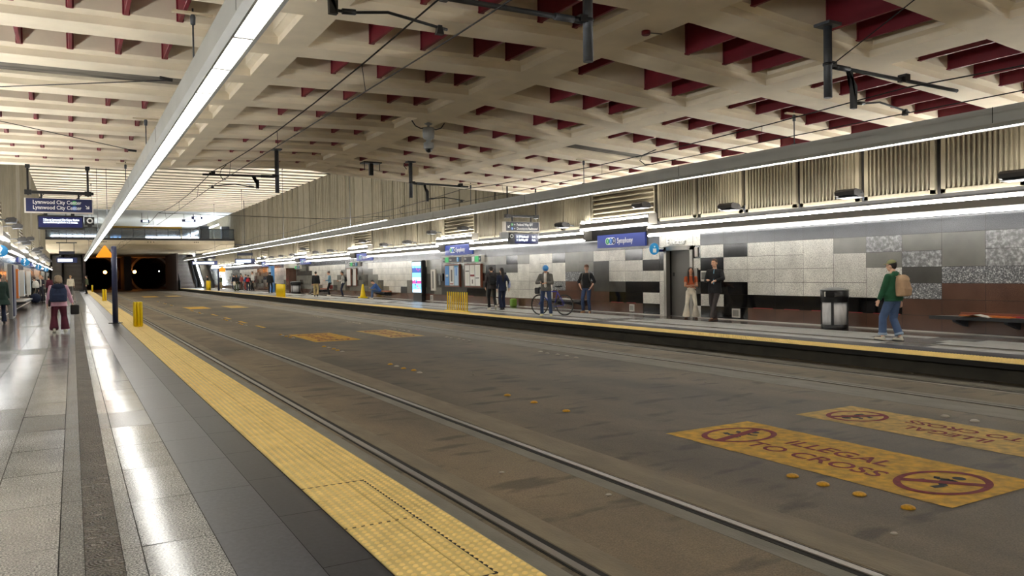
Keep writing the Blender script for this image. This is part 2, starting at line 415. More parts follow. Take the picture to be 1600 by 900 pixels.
# trackway colour across its width: darker centre between the tracks, lighter sides
sepx = N.new('ShaderNodeSeparateXYZ'); L.new(tc.outputs['Object'], sepx.inputs[0])
cr = N.new('ShaderNodeValToRGB'); mr = N.new('ShaderNodeMapRange'); mr.inputs[1].default_value = 2; mr.inputs[2].default_value = 13; L.new(sepx.outputs[0], mr.inputs[0]); L.new(mr.outputs[0], cr.inputs[0])
e = cr.color_ramp.elements
e[0].position = 0; e[0].color = (.95, .9, .84, 1); e[1].position = 1; e[1].color = (1.25, 1.25, 1.24, 1)
for p_, c_ in ((.1, (1.08, 1.0, .9, 1)), (.2, (1.0, .96, .9, 1)), (.27, (.86, .84, .82, 1)), (.42, (.68, .67, .65, 1)), (.55, (.72, .72, .71, 1)), (.72, (.86, .86, .86, 1)), (.84, (1.06, 1.05, 1.04, 1))):
    k = e.new(p_); k.color = c_
def mul(a, b_):
    x = N.new('ShaderNodeMix'); x.data_type = 'RGBA'; x.blend_type = 'MULTIPLY'; x.inputs[0].default_value = 1; L.new(a, x.inputs[6]); L.new(b_, x.inputs[7]); return x.outputs[2]
o_ = mul(mul(mul(r1.outputs[0], sp.outputs[0]), st.outputs[0]), cr.outputs[0]); L.new(o_, b.inputs['Base Color'])
bp = N.new('ShaderNodeBump'); bp.inputs['Strength'].default_value = .5; bp.inputs['Distance'].default_value = .01; L.new(nz(60, 3).outputs['Fac'], bp.inputs['Height']); L.new(bp.outputs[0], b.inputs['Normal'])
mat('road_band', rgb(128, 116, 94), .65, var=.16, scale=5, bump=.3, bscale=60, stretch=(1, .35, 1))
mat('road_band_grey', rgb(126, 122, 110), .65, var=.14, scale=5, bump=.3, bscale=60, stretch=(1, .35, 1))
rd = MB(); rd.box(1.5, 12.9, Y0, 150, ROAD-.3, ROAD)
rd.build('floor', ['road'], kind='structure')
bd = MB()
for x0, x1, mi in ((1.99, 2.60, 1), (2.80, 3.0, 0), (3.9, 4.05, 1), (4.22, 4.62, 0), (9.75, 10.42, 1), (10.64, 10.8, 1), (11.7, 11.84, 1), (12.02, 12.5, 1)):
    bd.box(x0, x1, Y0, 138, ROAD-.01, ROAD+.002, mi)
bd.build('floor_track_bands', ['road_band', 'road_band_grey'], kind='structure')
for i, (x, lab) in enumerate(((2.70, 'steel rail in the roadway closest to the near platform'), (4.14, 'second steel rail from the near platform, set in brown concrete'),
                              (10.54, 'steel rail embedded in dark roadway beyond the painted signs'), (11.93, 'steel rail closest to the edge of the far platform'))):
    r = thing('rail', (x, 0, ROAD), lab, 'rail')
    s_ = 1 if x in (2.70, 10.54) else -1
    q = MB(); q.box(x-.035, x+.035, Y0, 138, ROAD-.02, ROAD+.006); q.box(x-.03, x+.03, Y0, 138, ROAD+.006, ROAD+.009); q.build('rail_head', 'rail_steel', r)
    q = MB(); q.box(*sorted((x+s_*.036, x+s_*.085)), Y0, 138, ROAD-.02, ROAD+.0035); q.box(*sorted((x-s_*.036, x-s_*.055)), Y0, 138, ROAD-.02, ROAD+.0035); q.build('flange_groove', 'groove', r)

# ---------------- walls (granite tiles over dark backing, right wall measured tile by tile)
WX = 16.9
ZR = [0.03, .38, .755, 1.12, 1.49, 1.86, 2.25, 2.62]
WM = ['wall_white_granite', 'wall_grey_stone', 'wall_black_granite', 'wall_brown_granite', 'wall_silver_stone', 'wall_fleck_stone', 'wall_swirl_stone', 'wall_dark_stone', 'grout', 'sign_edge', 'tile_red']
KEY = dict(W=0, G=1, K=2, B=3, D=4, S=5, L=6, H=7)
# columns of the right wall: (y0, y1, rows bottom to top); '.' = merged with the row below
COLS = [(-9, 4.5, ''), (4.5, 5.45, 'BBBLSGD'), (5.45, 6.4, 'BBBWLGD'), (6.4, 7.35, 'BBBSLLD'), (7.35, 8.3, 'BBBSLGD'), (8.3, 9.25, 'BBBSLLD'), (9.25, 10.2, 'BBBSG.D'), (10.2, 11.15, 'BBSHLGD'), (11.15, 12.09, 'BKW.GLD'), (12.09, 13.02, 'BKWW.GD'),
 (13.02, 13.96, 'BKWWW.D'), (13.96, 14.92, 'BKWWWWD'), (14.92, 15.91, 'BKWWWWD'), (15.91, 16.85, 'KKKWWKD'), (16.85, 17.82, 'KWKKKWD'), (17.82, 18.15, 'WKHKWKW'),
 (18.15, 19.42, '------W'), (19.42, 19.74, 'W..WKKW'), (19.74, 20.6, 'KWKWKWD'), (20.6, 21.55, 'BKKWWKD'), (21.55, 22.5, 'BKHWWWD'), (22.5, 23.45, 'BBHHHWD'),
 (23.45, 24.4, 'BBBSGGD'), (24.4, 25.35, 'BBBSG.D'), (25.35, 26.3, 'BBSW.KD'), (26.3, 27.25, 'BW.WWWD'), (27.25, 28.1, 'BWWWW.D'), (28.1, 29.1, 'BWWW.GD'), (29.1, 30.1, 'BWWWHKD'), (30.1, 31.1, 'BWWKHGD'),
 (31.1, 32.1, 'BHKKKGD'), (32.1, 33.1, 'BKHKGGD'), (33.1, 34.1, 'BKHKKHD'), (34.1, 35.1, 'BHHHHGD'), (35.1, 36.1, 'BHHHHHD'), (36.1, 37.1, 'BHHHHHD')]
def far_col(y, k):
    ph = (y-37.1) % 15.0
    n = [0, 1, 2, 3, 4, 5, 5, 4, 3, 2, 1, 0, 0, 0, 0][int(ph)]
    rows = ['B']+['G' if random.random() < .6 else 'H']*0
    for r in range(1, 6):
        rows.append('W' if r >= 6-n else random.choice('GGHHG'))
    return ''.join(rows)+'D'
def wall(side):
    w = MB(); cols = [c for c in COLS if c[2]]
    y = 37.1; k = 0
    while y < 118: cols.append((y, y+.97, far_col(y, k))); y += .97; k += 1
    y = 4.5
    while y > Y0: cols.append((y-.95, y, random.choice(['BBBLSGD', 'BBSWLGD', 'BWWWSGD']))); y -= .95
    def X(d): return sx(WX-d, side)
    for y0, y1, rows in cols:
        if side == 'left' and '-' in rows: rows = 'BKWWWGD'
        r = 0
        while r < 7:
            c = rows[r]
            if c in '-.': r += 1; continue
            e = r+1
            while e < 7 and rows[e] == '.': e += 1
            g = .004; x = X(random.uniform(-.0004, .0004)); t = random.uniform(.93, 1.06)
            v = [(x, y0+g, ZR[r]+g), (x, y1-g, ZR[r]+g), (x+random.uniform(-.0006, .0006), y1-g, ZR[e]-g), (x, y0+g, ZR[e]-g)]
            w.add(v if side == 'left' else v[::-1], [(0, 1, 2, 3)], KEY[c], t)
            r = e
    # thin red line above the base course: a bench reflection painted on
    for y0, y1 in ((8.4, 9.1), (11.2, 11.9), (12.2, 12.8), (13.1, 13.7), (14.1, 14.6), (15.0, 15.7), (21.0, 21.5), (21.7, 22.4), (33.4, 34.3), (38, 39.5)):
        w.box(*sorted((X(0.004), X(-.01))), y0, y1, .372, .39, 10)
    a = sorted((X(-.01), X(-.4)))
    w.box(*a, Y0, 18.15 if side == 'right' else 118, -.1, 9.4, 8)
    if side == 'right': w.box(*a, 19.42, 118, -.1, 9.4, 8); w.box(*a, 18.15, 19.42, 2.25, 9.4, 8); w.box(X(-.35), X(-.4), 18.15, 19.42, -.1, 2.3, 8)
    w.box(*sorted((X(0), X(.03))), Y0, 18.0 if side == 'right' else 118, 0, .03, 9)
    if side == 'right': w.box(*sorted((X(0), X(.03))), 19.45, 118, 0, .03, 9)
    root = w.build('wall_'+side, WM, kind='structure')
    # ---- concrete panels above the lamps
    def panel(y0, y1, z1, tint, ribs):
        p = MB(); g = .075; y0 += g; y1 -= g; z0 = 3.12; x0, xf = X(-.01), X(.05); xr = X(.11)
        p.box(*sorted((x0, xf)), y0, y1, z0, z1, 0, tint)
        if ribs:
            b = .17; n = int((y1-y0-2*b)/.108)
            st = (y1-y0-2*b)/max(n, 1)
            for i in range(n+1):
                yy = y0+b+i*st; q = .03
                p.prism([(xf, yy-q), (xr, yy-q*.55), (xr, yy+q*.55), (xf, yy+q)], 'z', z0+.1, z1-.05, 0, tint)
            for (a, c, d, e) in ((y0, y0+b*.6, z0, z1), (y1-b*.6, y1, z0, z1), (y0, y1, z0, z0+.09)):
                p.box(*sorted((xf, xr)), a, c, d, e, 0, tint)
        else:
            n = 4
            for i in range(n):
                yy = y0+(i+.5)*(y1-y0)/n; p.prism([(xf, yy-.07), (X(.085), yy-.05), (X(.085), yy+.05), (xf, yy+.07)], 'z', z0+.05, z1-.05, 0, tint)
            p.box(*sorted((xf, X(.09))), y0, y1, z0, z0+.08, 0, tint)
        p.build('cladding_panel', ['concrete_panel'], root)
    def louver(y0, y1):
        p = MB(); g = .05; y0 += g; y1 -= g
        p.box(*sorted((X(-.01), X(.04))), y0, y1, 3.42, 4.52, 0, .8)
        for i in range(7):
            z = 3.42+i*.165
            p.prism([(X(.04), z), (X(.13), z+.02), (X(.13), z+.05), (X(.04), z+.12)], 'y', y0, y1, 0, 1.05)
        for (a, b) in ((y0, y0+.05), (y1-.05, y1)): p.box(*sorted((X(.04), X(.14))), a, b, 3.42, 4.55, 0, 1)
        p.build('louver_panel', ['concrete_panel'], root)
    LV = [(19.75, 23.4), (32.9, 36.45), (47.5, 51.1), (62.5, 66.1), (77.7, 81.2)]
    edges = []; y = 19.75
    yy = 19.75
    near = []
    while yy > Y0+1: near.append((yy-1.905, yy)); yy -= 1.905
    for y0, y1 in near: panel(y0, y1, 4.8, random.uniform(.94, 1.04), True)
    seq = [(23.4, 32.9, 5), (36.45, 47.5, 6), (51.1, 62.5, 6), (66.1, 77.7, 6), (81.2, 117, 19)]
    for a, b_, n in seq:
        for i in range(n):
            p0, p1 = a+(b_-a)*i/n, a+(b_-a)*(i+1)/n
            panel(p0, p1, 5.0 if p1 < 27.6 else 9.05, random.uniform(.84, 1.02), p0 < 27.5)
    for a, b_ in LV:
        louver(a, b_)
        if a > 27:
            for q in (0, .5): panel2 = MB(); panel2.box(*sorted((X(-.01), X(.06))), a+(b_-a)*q+.05, a+(b_-a)*(q+.5)-.05, 4.62, 9.05, 0, random.uniform(.85, 1)); panel2.build('cladding_panel', ['concrete_panel'], root)
    d = MB(); d.box(*sorted((X(-.005), X(.02))), Y0, 117, 2.62, 3.02, 0); d.box(*sorted((X(-.3), X(-.005))), Y0, 117, 3.02, 9.5, 0); d.build('dark_reveal', ['dark_gap'], root)
    return root
wall('right'); wall('left')

# ---------------- coffered ceiling near the camera
ZN = [(-2.6, 4.94), (1.8, 4.98), (6.9, 5.05), (7.9, 5.02), (9.3, 4.9), (12, 4.71), (15, 4.52), (17, 4.4)]
ZF = [(-2.6, 4.88), (1.6, 4.9), (3.5, 5.07), (6.2, 5.19), (7.3, 5.19), (8.1, 5.1), (9.1, 5.04), (11, 4.93), (12.6, 4.82), (14.3, 4.74), (17, 4.62)]
def zc(x, y):
    t = max(0, min(1, (y-8)/19)); return lerp(ZN, x)*(1-t)+lerp(ZF, x)*t
XS = [-2.45, -1, 0.5, 1.8, 2.8, 3.5, 4.8, 6.2, 6.9, 7.3, 7.8, 8.3, 9.0, 9.8, 11, 12, 13, 14.3, 15.5, 16.85]
KB = range(-9, 8)
def yb(k): return 12.2+2.08*k
cl = MB()
for k in KB:
    y = yb(k); base = len(cl.v)
    prof = [(-.29, 0), (.29, 0), (.29, .11), (.42, .15), (.42, .95), (-.42, .95), (-.42, .15), (-.29, .11)]
    n = len(prof)
    for x in XS:
        z = zc(x, y)
        for (a, b_) in prof: cl.v.append((x, y+a, z+b_))
    for i in range(len(XS)-1):
        for j in range(n):
            cl.f.append([base+i*n+j, base+(i+1)*n+j, base+(i+1)*n+(j+1) % n, base+i*n+(j+1) % n]); cl.m.append(0); cl.t.append(1.0); cl.sm.append(False)
# longitudinal ribs between the beams
for k in list(KB)[:-1]:
    y0, y1 = yb(k)+.42, yb(k+1)-.42
    for (x0, x1) in ((2.78, 3.22), (7.04, 7.72), (10.94, 11.47)):
        ya, yc_ = y0-.14, y1+.14
        v = []
        for (y, yy) in ((ya, yb(k)+.29), (yc_, yb(k+1)-.29)):
            za, zb = zc(x0, y), zc(x1, y)
            v += [(x0, y, za+.001), (x1, y, zb+.001), (x1, y, zb+.11), (x1+.1, y, zb+.15), (x1+.1, y, zb+.94), (x0-.1, y, za+.94), (x0-.1, y, za+.15), (x0, y, za+.11)]
        cl.add(v, [[i, (i+1) % 8, 8+(i+1) % 8, 8+i] for i in range(8)], 0)
zt = 5.75
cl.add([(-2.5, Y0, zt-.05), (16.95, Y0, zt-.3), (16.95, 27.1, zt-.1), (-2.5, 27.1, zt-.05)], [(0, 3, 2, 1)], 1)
cl.box(-2.5, 16.95, 27.05, 27.15, 5.2, 9.3, 0)
cl.build('ceiling', ['concrete_ceiling', 'concrete_ceiling_top'], kind='structure')
# end wall behind the camera closes the hall
wb = MB(); wb.box(-2.6, 17.0, Y0-.2, Y0, -.4, 6); wb.build('wall_back', ['concrete_end'], kind='structure')

# red baffle plates standing between the beams
BX = {'left': [-2.0, -1.3, -.62, .05, .72, 1.4], 'middle': [4.22, 5.1, 6.08, 6.7], 'centre': [8.25, 8.95, 9.8, 10.5], 'right': [12.05, 12.85, 13.62, 14.42, 15.2, 16.0]}
LB = {'left': ('dark red ceiling baffle above the near platform, seen edge on', 'baffles above the near platform'),
      'middle': ('dark red ceiling baffle over the nearer track, between beams left of the wide rib', 'baffles over the nearer track'),
      'centre': ('dark red ceiling baffle over the farther track, between the wide rib and the narrow one', 'baffles over the farther track'),
      'right': ('dark red ceiling baffle above the far platform, in a row between two sloping beams', 'baffles above the far platform')}
proto_me = {}
def baffle_mesh(thin):
    q = MB(); q.bbox(-.028, .028, -.64, .64, 0, .52, .006)
    q2 = MB(); q2.bbox(-.048, .048, -.645, -.60, .0, .5, .008); q3 = MB(); q3.bbox(-.048, .048, .60, .645, .0, .5, .008)
    return q, q2, q3
BQ, BQ2, BQ3 = baffle_mesh(0)
BME = BQ.mesh(['baffle_red'], name='baffle'); BME2 = BQ2.mesh(['baffle_red'], name='bracket'); BME3 = BQ3.mesh(['baffle_red'], name='bracket')
for k in range(-4, 7):
    ym = (yb(k)+yb(k+1))/2
    for row, xs in BX.items():
        if row == 'left' and k in (1,): continue
        if row == 'right' and k == 2: xs = xs[-2:]
        for j, x in enumerate(xs):
            if row == 'centre' and j == (k % 2): continue
            o = bpy.data.objects.new('ceiling_baffle', BME); C.objects.link(o)
            o.location = (x, ym, zc(x, ym)+.13)
            tag(o, LB[row][0], 'ceiling baffle', LB[row][1])
            for b_ in (BME2, BME3): c = bpy.data.objects.new('end_bracket', b_); C.objects.link(c); c.parent = o
# stained grey infill boards in one bay each side
for (x0, x1, k, lab) in ((-2.3, 2.0, 1, 'stained grey board filling the gap between ceiling beams above the near platform'), (11.6, 14.6, 2, 'stained grey board between the sloping beams above the far platform')):
    mat('stained_board', rgb(120, 114, 104), .8, dark=rgb(58, 56, 52), scale=3, var=.1, stretch=(.4, 2, 1))
    q = MB(); y0, y1 = yb(k)+.43, yb(k+1)-.43
    v = [(x, y, zc(x, y)+dz) for dz in (.2, .24) for (x, y) in ((x0, y0), (x1, y0), (x1, y1), (x0, y1))]
    q.add(v, [(0, 3, 2, 1), (4, 5, 6, 7), (0, 1, 5, 4), (1, 2, 6, 5), (2, 3, 7, 6), (3, 0, 4, 7)])
    q.build('infill_board', 'stained_board', label=lab, cat='board')

mat('tunnel_pier', rgb(66, 56, 54), .8)
# ---------------- high ribbed ceiling beyond
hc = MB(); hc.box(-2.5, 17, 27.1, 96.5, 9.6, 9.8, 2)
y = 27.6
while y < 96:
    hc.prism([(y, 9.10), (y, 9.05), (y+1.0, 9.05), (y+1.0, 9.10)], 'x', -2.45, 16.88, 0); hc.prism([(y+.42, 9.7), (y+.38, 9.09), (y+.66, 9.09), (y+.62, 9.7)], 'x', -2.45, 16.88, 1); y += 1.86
hc.build('ceiling_ribbed', ['concrete_ceiling', 'concrete_ceiling_top', 'tunnel_pier'], kind='structure')  # webs and slab in darker colours: shade of the gaps painted in
mat('ceiling_smooth', rgb(196, 200, 204), .7)
q = MB(); q.box(-2.5, 17, 96.5, 140, 9.1, 9.8); q.build('ceiling_mezzanine', ['ceiling_smooth'], kind='structure')

# ---------------- far end: mezzanine deck, tunnel wall, stairs
q = MB()
q.box(-2.45, 16.9, 96, 140, 5.25, 5.75, 0); q.box(-2.45, 16.9, 95.9, 96.0, 5.72, 5.98, 1)
q.prism([(96, 5.25), (97.2, 4.7), (140, 4.7), (140, 5.25)], 'x', -2.45, 16.9, 0)
for x in (2.9, 3.1, 3.3, 7.5, 7.8, 8.1, 12.4, 12.6, 12.8): q.lathe([(.06, 0), (.06, .02)], (x, 95.99, 5.52), 8, 1, Matrix.Rotation(PI/2, 3, 'X'))
q.build('mezzanine_floor', ['concrete_end', 'black_metal'], kind='structure')
mat('tunnel_dark', rgb(26, 25, 27), .8); mat('tunnel_rim', rgb(150, 144, 130), .8, var=.2, scale=1.5); mat('tunnel_pier', rgb(66, 56, 54), .8)
q = MB()
for (cx, r) in ((3.4, 2.75), (11.0, 2.75)):
    n = 40; cz = 2.1; pts = [(cx+r*math.cos(2*PI*i/n), cz+r*math.sin(2*PI*i/n)) for i in range(n)]
    v = [(x, 138, max(z, ROAD)) for x, z in pts]+[(x, 165, max(z, ROAD)) for x, z in pts]
    q.add(v, [[i, i+n, (i+1) % n+n, (i+1) % n] for i in range(n)], 0)
    q.add([(x, 165, z) for x, z in pts], [list(range(n))], 0)
    # wall around the bore as radial quads
    box_ = (cx-3.8, cx+3.8)
    outer = []
    for x, z in pts:
        dx, dz = x-cx, z-cz; k_ = min(3.8/abs(dx) if abs(dx) > 1e-6 else 99, (2.9 if dz > 0 else 2.5)/abs(dz) if abs(dz) > 1e-6 else 99)
        outer.append((cx+dx*k_, cz+dz*k_))
    v = [(x, 138, z) for x, z in pts]+[(x, 138, z) for x, z in outer]
    q.add(v, [[i, (i+1) % n, (i+1) % n+n, i+n] for i in range(n)], 2)
    rim = [(cx+(r+.02)*math.cos(2*PI*i/n), cz+(r+.02)*math.sin(2*PI*i/n)) for i in range(n)]; rim2 = [(cx+(r+.35)*math.cos(2*PI*i/n), cz+(r+.35)*math.sin(2*PI*i/n)) for i in range(n)]
    q.add([(x, 137.8, z) for x, z in rim]+[(x, 137.8, z) for x, z in rim2], [[i, (i+1) % n, (i+1) % n+n, i+n] for i in range(n)], 1)
q.box(-3.5, -.4, 138, 138.3, -.5, 5.3, 0); q.box(14.8, 18, 138, 138.3, -.5, 5.3, 0)
q.box(6.7, 7.7, 128, 138, ROAD, 4.7, 2)
q.box(-2.6, 2.0, 118, 138, -.4, -.02, 0); q.box(12.4, 17, 118, 138, -.4, -.02, 0)
q.build('wall_end', ['tunnel_dark', 'tunnel_rim', 'tunnel_pier'], kind='structure')
q = MB(); q.box(-2.6, -2.45, 117.9, 138, -.4, 9.2); q.box(16.88, 17.0, 117.9, 138, -.4, 9.2); q.box(-2.6, 17, 139.8, 140, 4.7, 9.3); q.build('wall_far', ['tunnel_pier'], kind='structure')
q = MB(); q.box(12.15, 12.35, 112, 126, -.35, 4.7, 0); q.box(1.2, 1.5, 114, 126, -.02, 4.7, 0); q.build('wall_stair_side', ['tunnel_pier'], kind='structure')
# ================================================================== LIGHT FITTINGS
def hanging_light(side):
    X = lambda d: d if side == 'left' else 14.4-d
    root = thing('channel_light', (X(1.45), 0, 3.7), 'long grey channel light hanging over the near platform edge' if side == 'left' else 'long grey channel light hanging over the edge of the far platform', 'light')
    y0, y1 = -8.4, 111.0; q = MB()
    # extruded housing: flat sides, sloped lips round the lamp slot
    for s_ in (-1, 1):
        c = 1.43
        q.prism([(X(c+s_*.088), 3.705), (X(c+s_*.115), 3.70), (X(c+s_*.165), 3.76), (X(c+s_*.165), 4.02), (X(c+s_*.15), 4.02), (X(c+s_*.15), 3.77), (X(c+s_*.088), 3.73)], 'y', y0, y1, 0)
    q.box(*sorted((X(1.28), X(1.58))), y0, y1, 3.99, 4.02, 0)
    q.box(*sorted((X(1.27), X(1.59))), y1-.03, y1, 3.71, 4.02, 0)
    y = -7.75
    while y < y1-.1: q.box(*sorted((X(1.262), X(1.598))), y, y+.012, 3.77, 4.023, 1); y += 7.32
    y = y0+.02
    while y < y1: q.box(*sorted((X(1.34), X(1.525))), y-.016, y+.016, 3.708, 3.7155, 2); y += 1.22
    q.build('housing', ['housing_grey', 'wire_black', 'steel_dark'], root)
    d = MB(); y = y0+.02; n = 0
    while y < y1-1.0:
        d.box(*sorted((X(1.347), X(1.517))), y+.018, y+1.202, 3.716, 3.728); n += 1; y += 1.22
    d.build('diffuser', 'lamp_hang', root, kind='stuff')
    q = MB(); q.box(*sorted((X(1.345), X(1.519))), y0, y1, 3.7285, 3.732); q.build('diffuser_frame', 'steel_dark', root)
    u = MB(); y = 34.5
    while y < 92: u.box(*sorted((X(1.34), X(1.52))), y+.02, y+1.2, 4.025, 4.05); y += 1.22
    u.build('uplight', 'lamp_up', root, kind='stuff')
    u = MB(); u.box(*sorted((X(1.30), X(1.56))), 34.3, 92.5, 4.02, 4.026); u.build('uplight_tray', 'housing_light', root)
    y = 10.9
    for y in (3.6, 10.9, 18.4, 25.7, 40, 55, 70, 85, 95):
        zt = (zc(X(1.45), y) if y < 27 else (9.06 if y < 96 else 4.75))
        if y == 95: continue
        q = MB(); q.tube([(X(1.45), y, 4.0), (X(1.45), y, zt+.06)], .012, 6); q.lathe([(.03, 0), (.035, .1), (.02, .14)], (X(1.45), y, zt-.15), 8); q.box(X(1.45)-.04, X(1.45)+.04, y-.04, y+.04, 4.02, 4.06)
        ho = q.build('hanger', 'pole_grey', root)
        MB().box(*sorted((X(1.2), X(1.7))), y-.03, y+.03, zt-.022, zt+.01).build('mount_strut', 'concrete_end', ho)
    return root
hanging_light('left'); hanging_light('right')

def wall_light(side, y0, y1, dz, lab):
    X = lambda d: sx(WX-d, side)
    r = thing('wall_light', (X(.2), y0, 2.62+dz), lab, 'light', group='twin tube wall lights, '+side+' wall')
    q = MB()
    q.prism([(X(.02), 2.665+dz), (X(.30), 2.69+dz), (X(.36), 2.72+dz), (X(.36), 2.885+dz), (X(.335), 2.885+dz), (X(.30), 2.80+dz), (X(.08), 2.8+dz), (X(.08), 3.0+dz), (X(.02), 3.0+dz)], 'y', y0+.02, y1-.02, 0)
    q.build('housing', 'housing_light', r)
    MB().box(*sorted((X(.015), X(.40))), y0, y0+.03, 2.66+dz, 3.02+dz).build('end_plate', 'housing_light', r); MB().box(*sorted((X(.015), X(.30))), y1-.03, y1, 2.66+dz, 3.02+dz).build('end_plate', 'housing_light', r)
    q = MB()
    q.lathe([(.11, 0), (.11, .03), (.06, .04)], (X(.27), y1-.02, 2.86+dz), 16, 0, Matrix.Rotation(PI/2, 3, 'X'))
    q.build('end_disc', 'sign_edge', r)
    yy = y0+.05; n = max(1, round((y1-y0-.1)/1.22)); st = (y1-y0-.1)/n
    for (dx, z, rr, lm) in ((.33, 2.645, .036, 'lamp_wall'), (.22, 2.93, .03, 'lamp_wall_up')):
        t = MB()
        for i in range(n): t.tube([(X(dx), y0+.06+i*st, z+dz), (X(dx), y0+.04+(i+1)*st, z+dz)], rr, 8)
        t.build('lamp_tube', lm, r)
    return r
SEG = [(-8.5, 5.6, 0), (5.8, 19.95, 0), (19.8, 23.85, .38), (23.5, 33.1, 0), (32.7, 37.0, .38), (36.55, 47.9, 0), (47.6, 51.9, .38), (51.3, 62.8, 0), (62.5, 66.8, .38), (66.3, 77.9, 0), (77.7, 82.0, .38), (81.5, 96, 0), (96.5, 112, 0)]
names = {5.8: 'long twin tube wall light right of the elevator', 19.8: 'short raised twin tube light above the largest blue station name sign', 23.5: 'twin tube wall light behind the hanging departures screen', 32.7: 'short raised twin tube light above the blue sign over the map boards',
         36.55: 'twin tube wall light above the upright advertising screen'}
for y0, y1, dz in SEG:
    for side in ('right', 'left'):
        if side == 'right': lab = names.get(y0, 'twin tube wall light high on the far platform wall, distant')
        else: lab = 'twin tube light along the wall of the near platform at the left edge'
        o = wall_light(side, y0, y1, dz, lab)

# floodlights on arms at the panel joints
def flood_proto():
    r = thing('floodlight', (0, 0, 0), 'x', 'floodlight')
    q = MB(); q.prism([(-.17, -.02), (.16, -.08), (.2, .0), (.12, .1), (-.10, .13), (-.19, .07)], 'y', -.27, .27); q.build('lamp_body', 'flood_dark', r)
    q = MB(); q.add([(-.172, -.24, -.028), (.15, -.24, -.088), (.15, .24, -.088), (-.172, .24, -.028)], [(0, 1, 2, 3)]); q.box(-.16, .15, -.25, .25, -.075, -.06); q.build('underside', 'pole_grey', r)
    q = MB(); q.add([(-.05, -.2, .1245), (.10, -.2, .1045), (.10, .2, .1045), (-.05, .2, .1245)], [(0, 1, 2, 3)]); q.build('lens', 'lamp_flood', r)
    q = MB(); q.tube([(.12, 0, .04), (.36, 0, .04), (.62, 0, -.02)], .022, 6); q.box(.58, .66, -.06, .06, -.1, .08); q.tube([(.1, -.29, .03), (.1, .29, .03)], .018, 6); q.build('bracket_arm', 'pole_grey', r)
    return r
fp = flood_proto(); first = True
fk = kids(fp)
for y in (4.4, 8.3, 12.1, 16.0, 19.9, 24.6, 33.2, 36.9, 40.3, 44, 47.9, 55.1, 59, 62.7, 66.3, 70.3, 74.1, 77.9, 86, 90):
    for side in ('right', 'left'):
        z = 3.25 if y not in (19.9, 33.2, 36.9, 47.9, 62.7) else 3.62
        if side == 'left' and y < 20: continue
        o = fp if first else copy_tree(fp, None, fk); first = False
        o.location = (sx(16.28, side), y, z); o.rotation_euler = (0, 0, 0 if side == 'right' else PI)
        if side == 'right' and y in (8.3, 12.1, 16.0, 19.9, 24.6):
            tag(o, {8.3: 'grey wall floodlight at the right edge of the view', 12.1: 'grey wall floodlight above the black litter bin', 16.0: 'grey wall floodlight above the man in the dark jacket', 19.9: 'grey wall floodlight at the right end of the louvred panel over the largest station sign', 24.6: 'grey wall floodlight left of the louvred panel over the largest station sign'}[y], 'floodlight', '')
            del o['group']
        elif side == 'right': tag(o, 'small dark floodlight on the distant far platform wall', 'floodlight', 'distant right wall floodlights')
        else: tag(o, 'dark floodlight jutting from the wall of the near platform at the left edge', 'floodlight', 'left wall floodlights')

# far lamps and the mezzanine lighting
def spot(name, p, m, lab, r=.12):
    o = MB().ell(p, (r, r*.6, r)).build(name, m, label=lab, cat='lamp'); return o
spot('tunnel_lamp', (4.5, 137.6, 2.45), 'lamp_orange', 'orange lamp glowing by the mouth of the left tunnel', .26)
spot('tunnel_lamp', (8.7, 137.6, 2.45), 'lamp_orange', 'orange lamp glowing between the two tunnel mouths', .26)
spot('tunnel_lamp', (12.25, 137.0, 2.5), 'lamp_spot', 'small white lamp in the right tunnel', .09)
mz = MB()
for (x0, x1, y, z) in ((-2.2, 3.2, 118, 7.1), (8.5, 15.5, 118, 7.05), (8.5, 15.5, 112, 6.75), (-2.2, 3, 112, 6.8)): mz.box(x0, x1, y, y+.12, z, z+.12)
mz.box(15.3, 15.45, 98, 126, 7.7, 7.8)
mz.build('strip_light', 'lamp_mezz', label='rows of white strip lights on the mezzanine beyond its railing', cat='light')
mz = MB()
for x in (9.5, 10.6, 11.6, 12.3): mz.box(x, x+.6, 125, 125.3, 8.72, 8.8)
mz.build('ceiling_light', 'lamp_mezz', label='small ceiling lights over the mezzanine', cat='light')
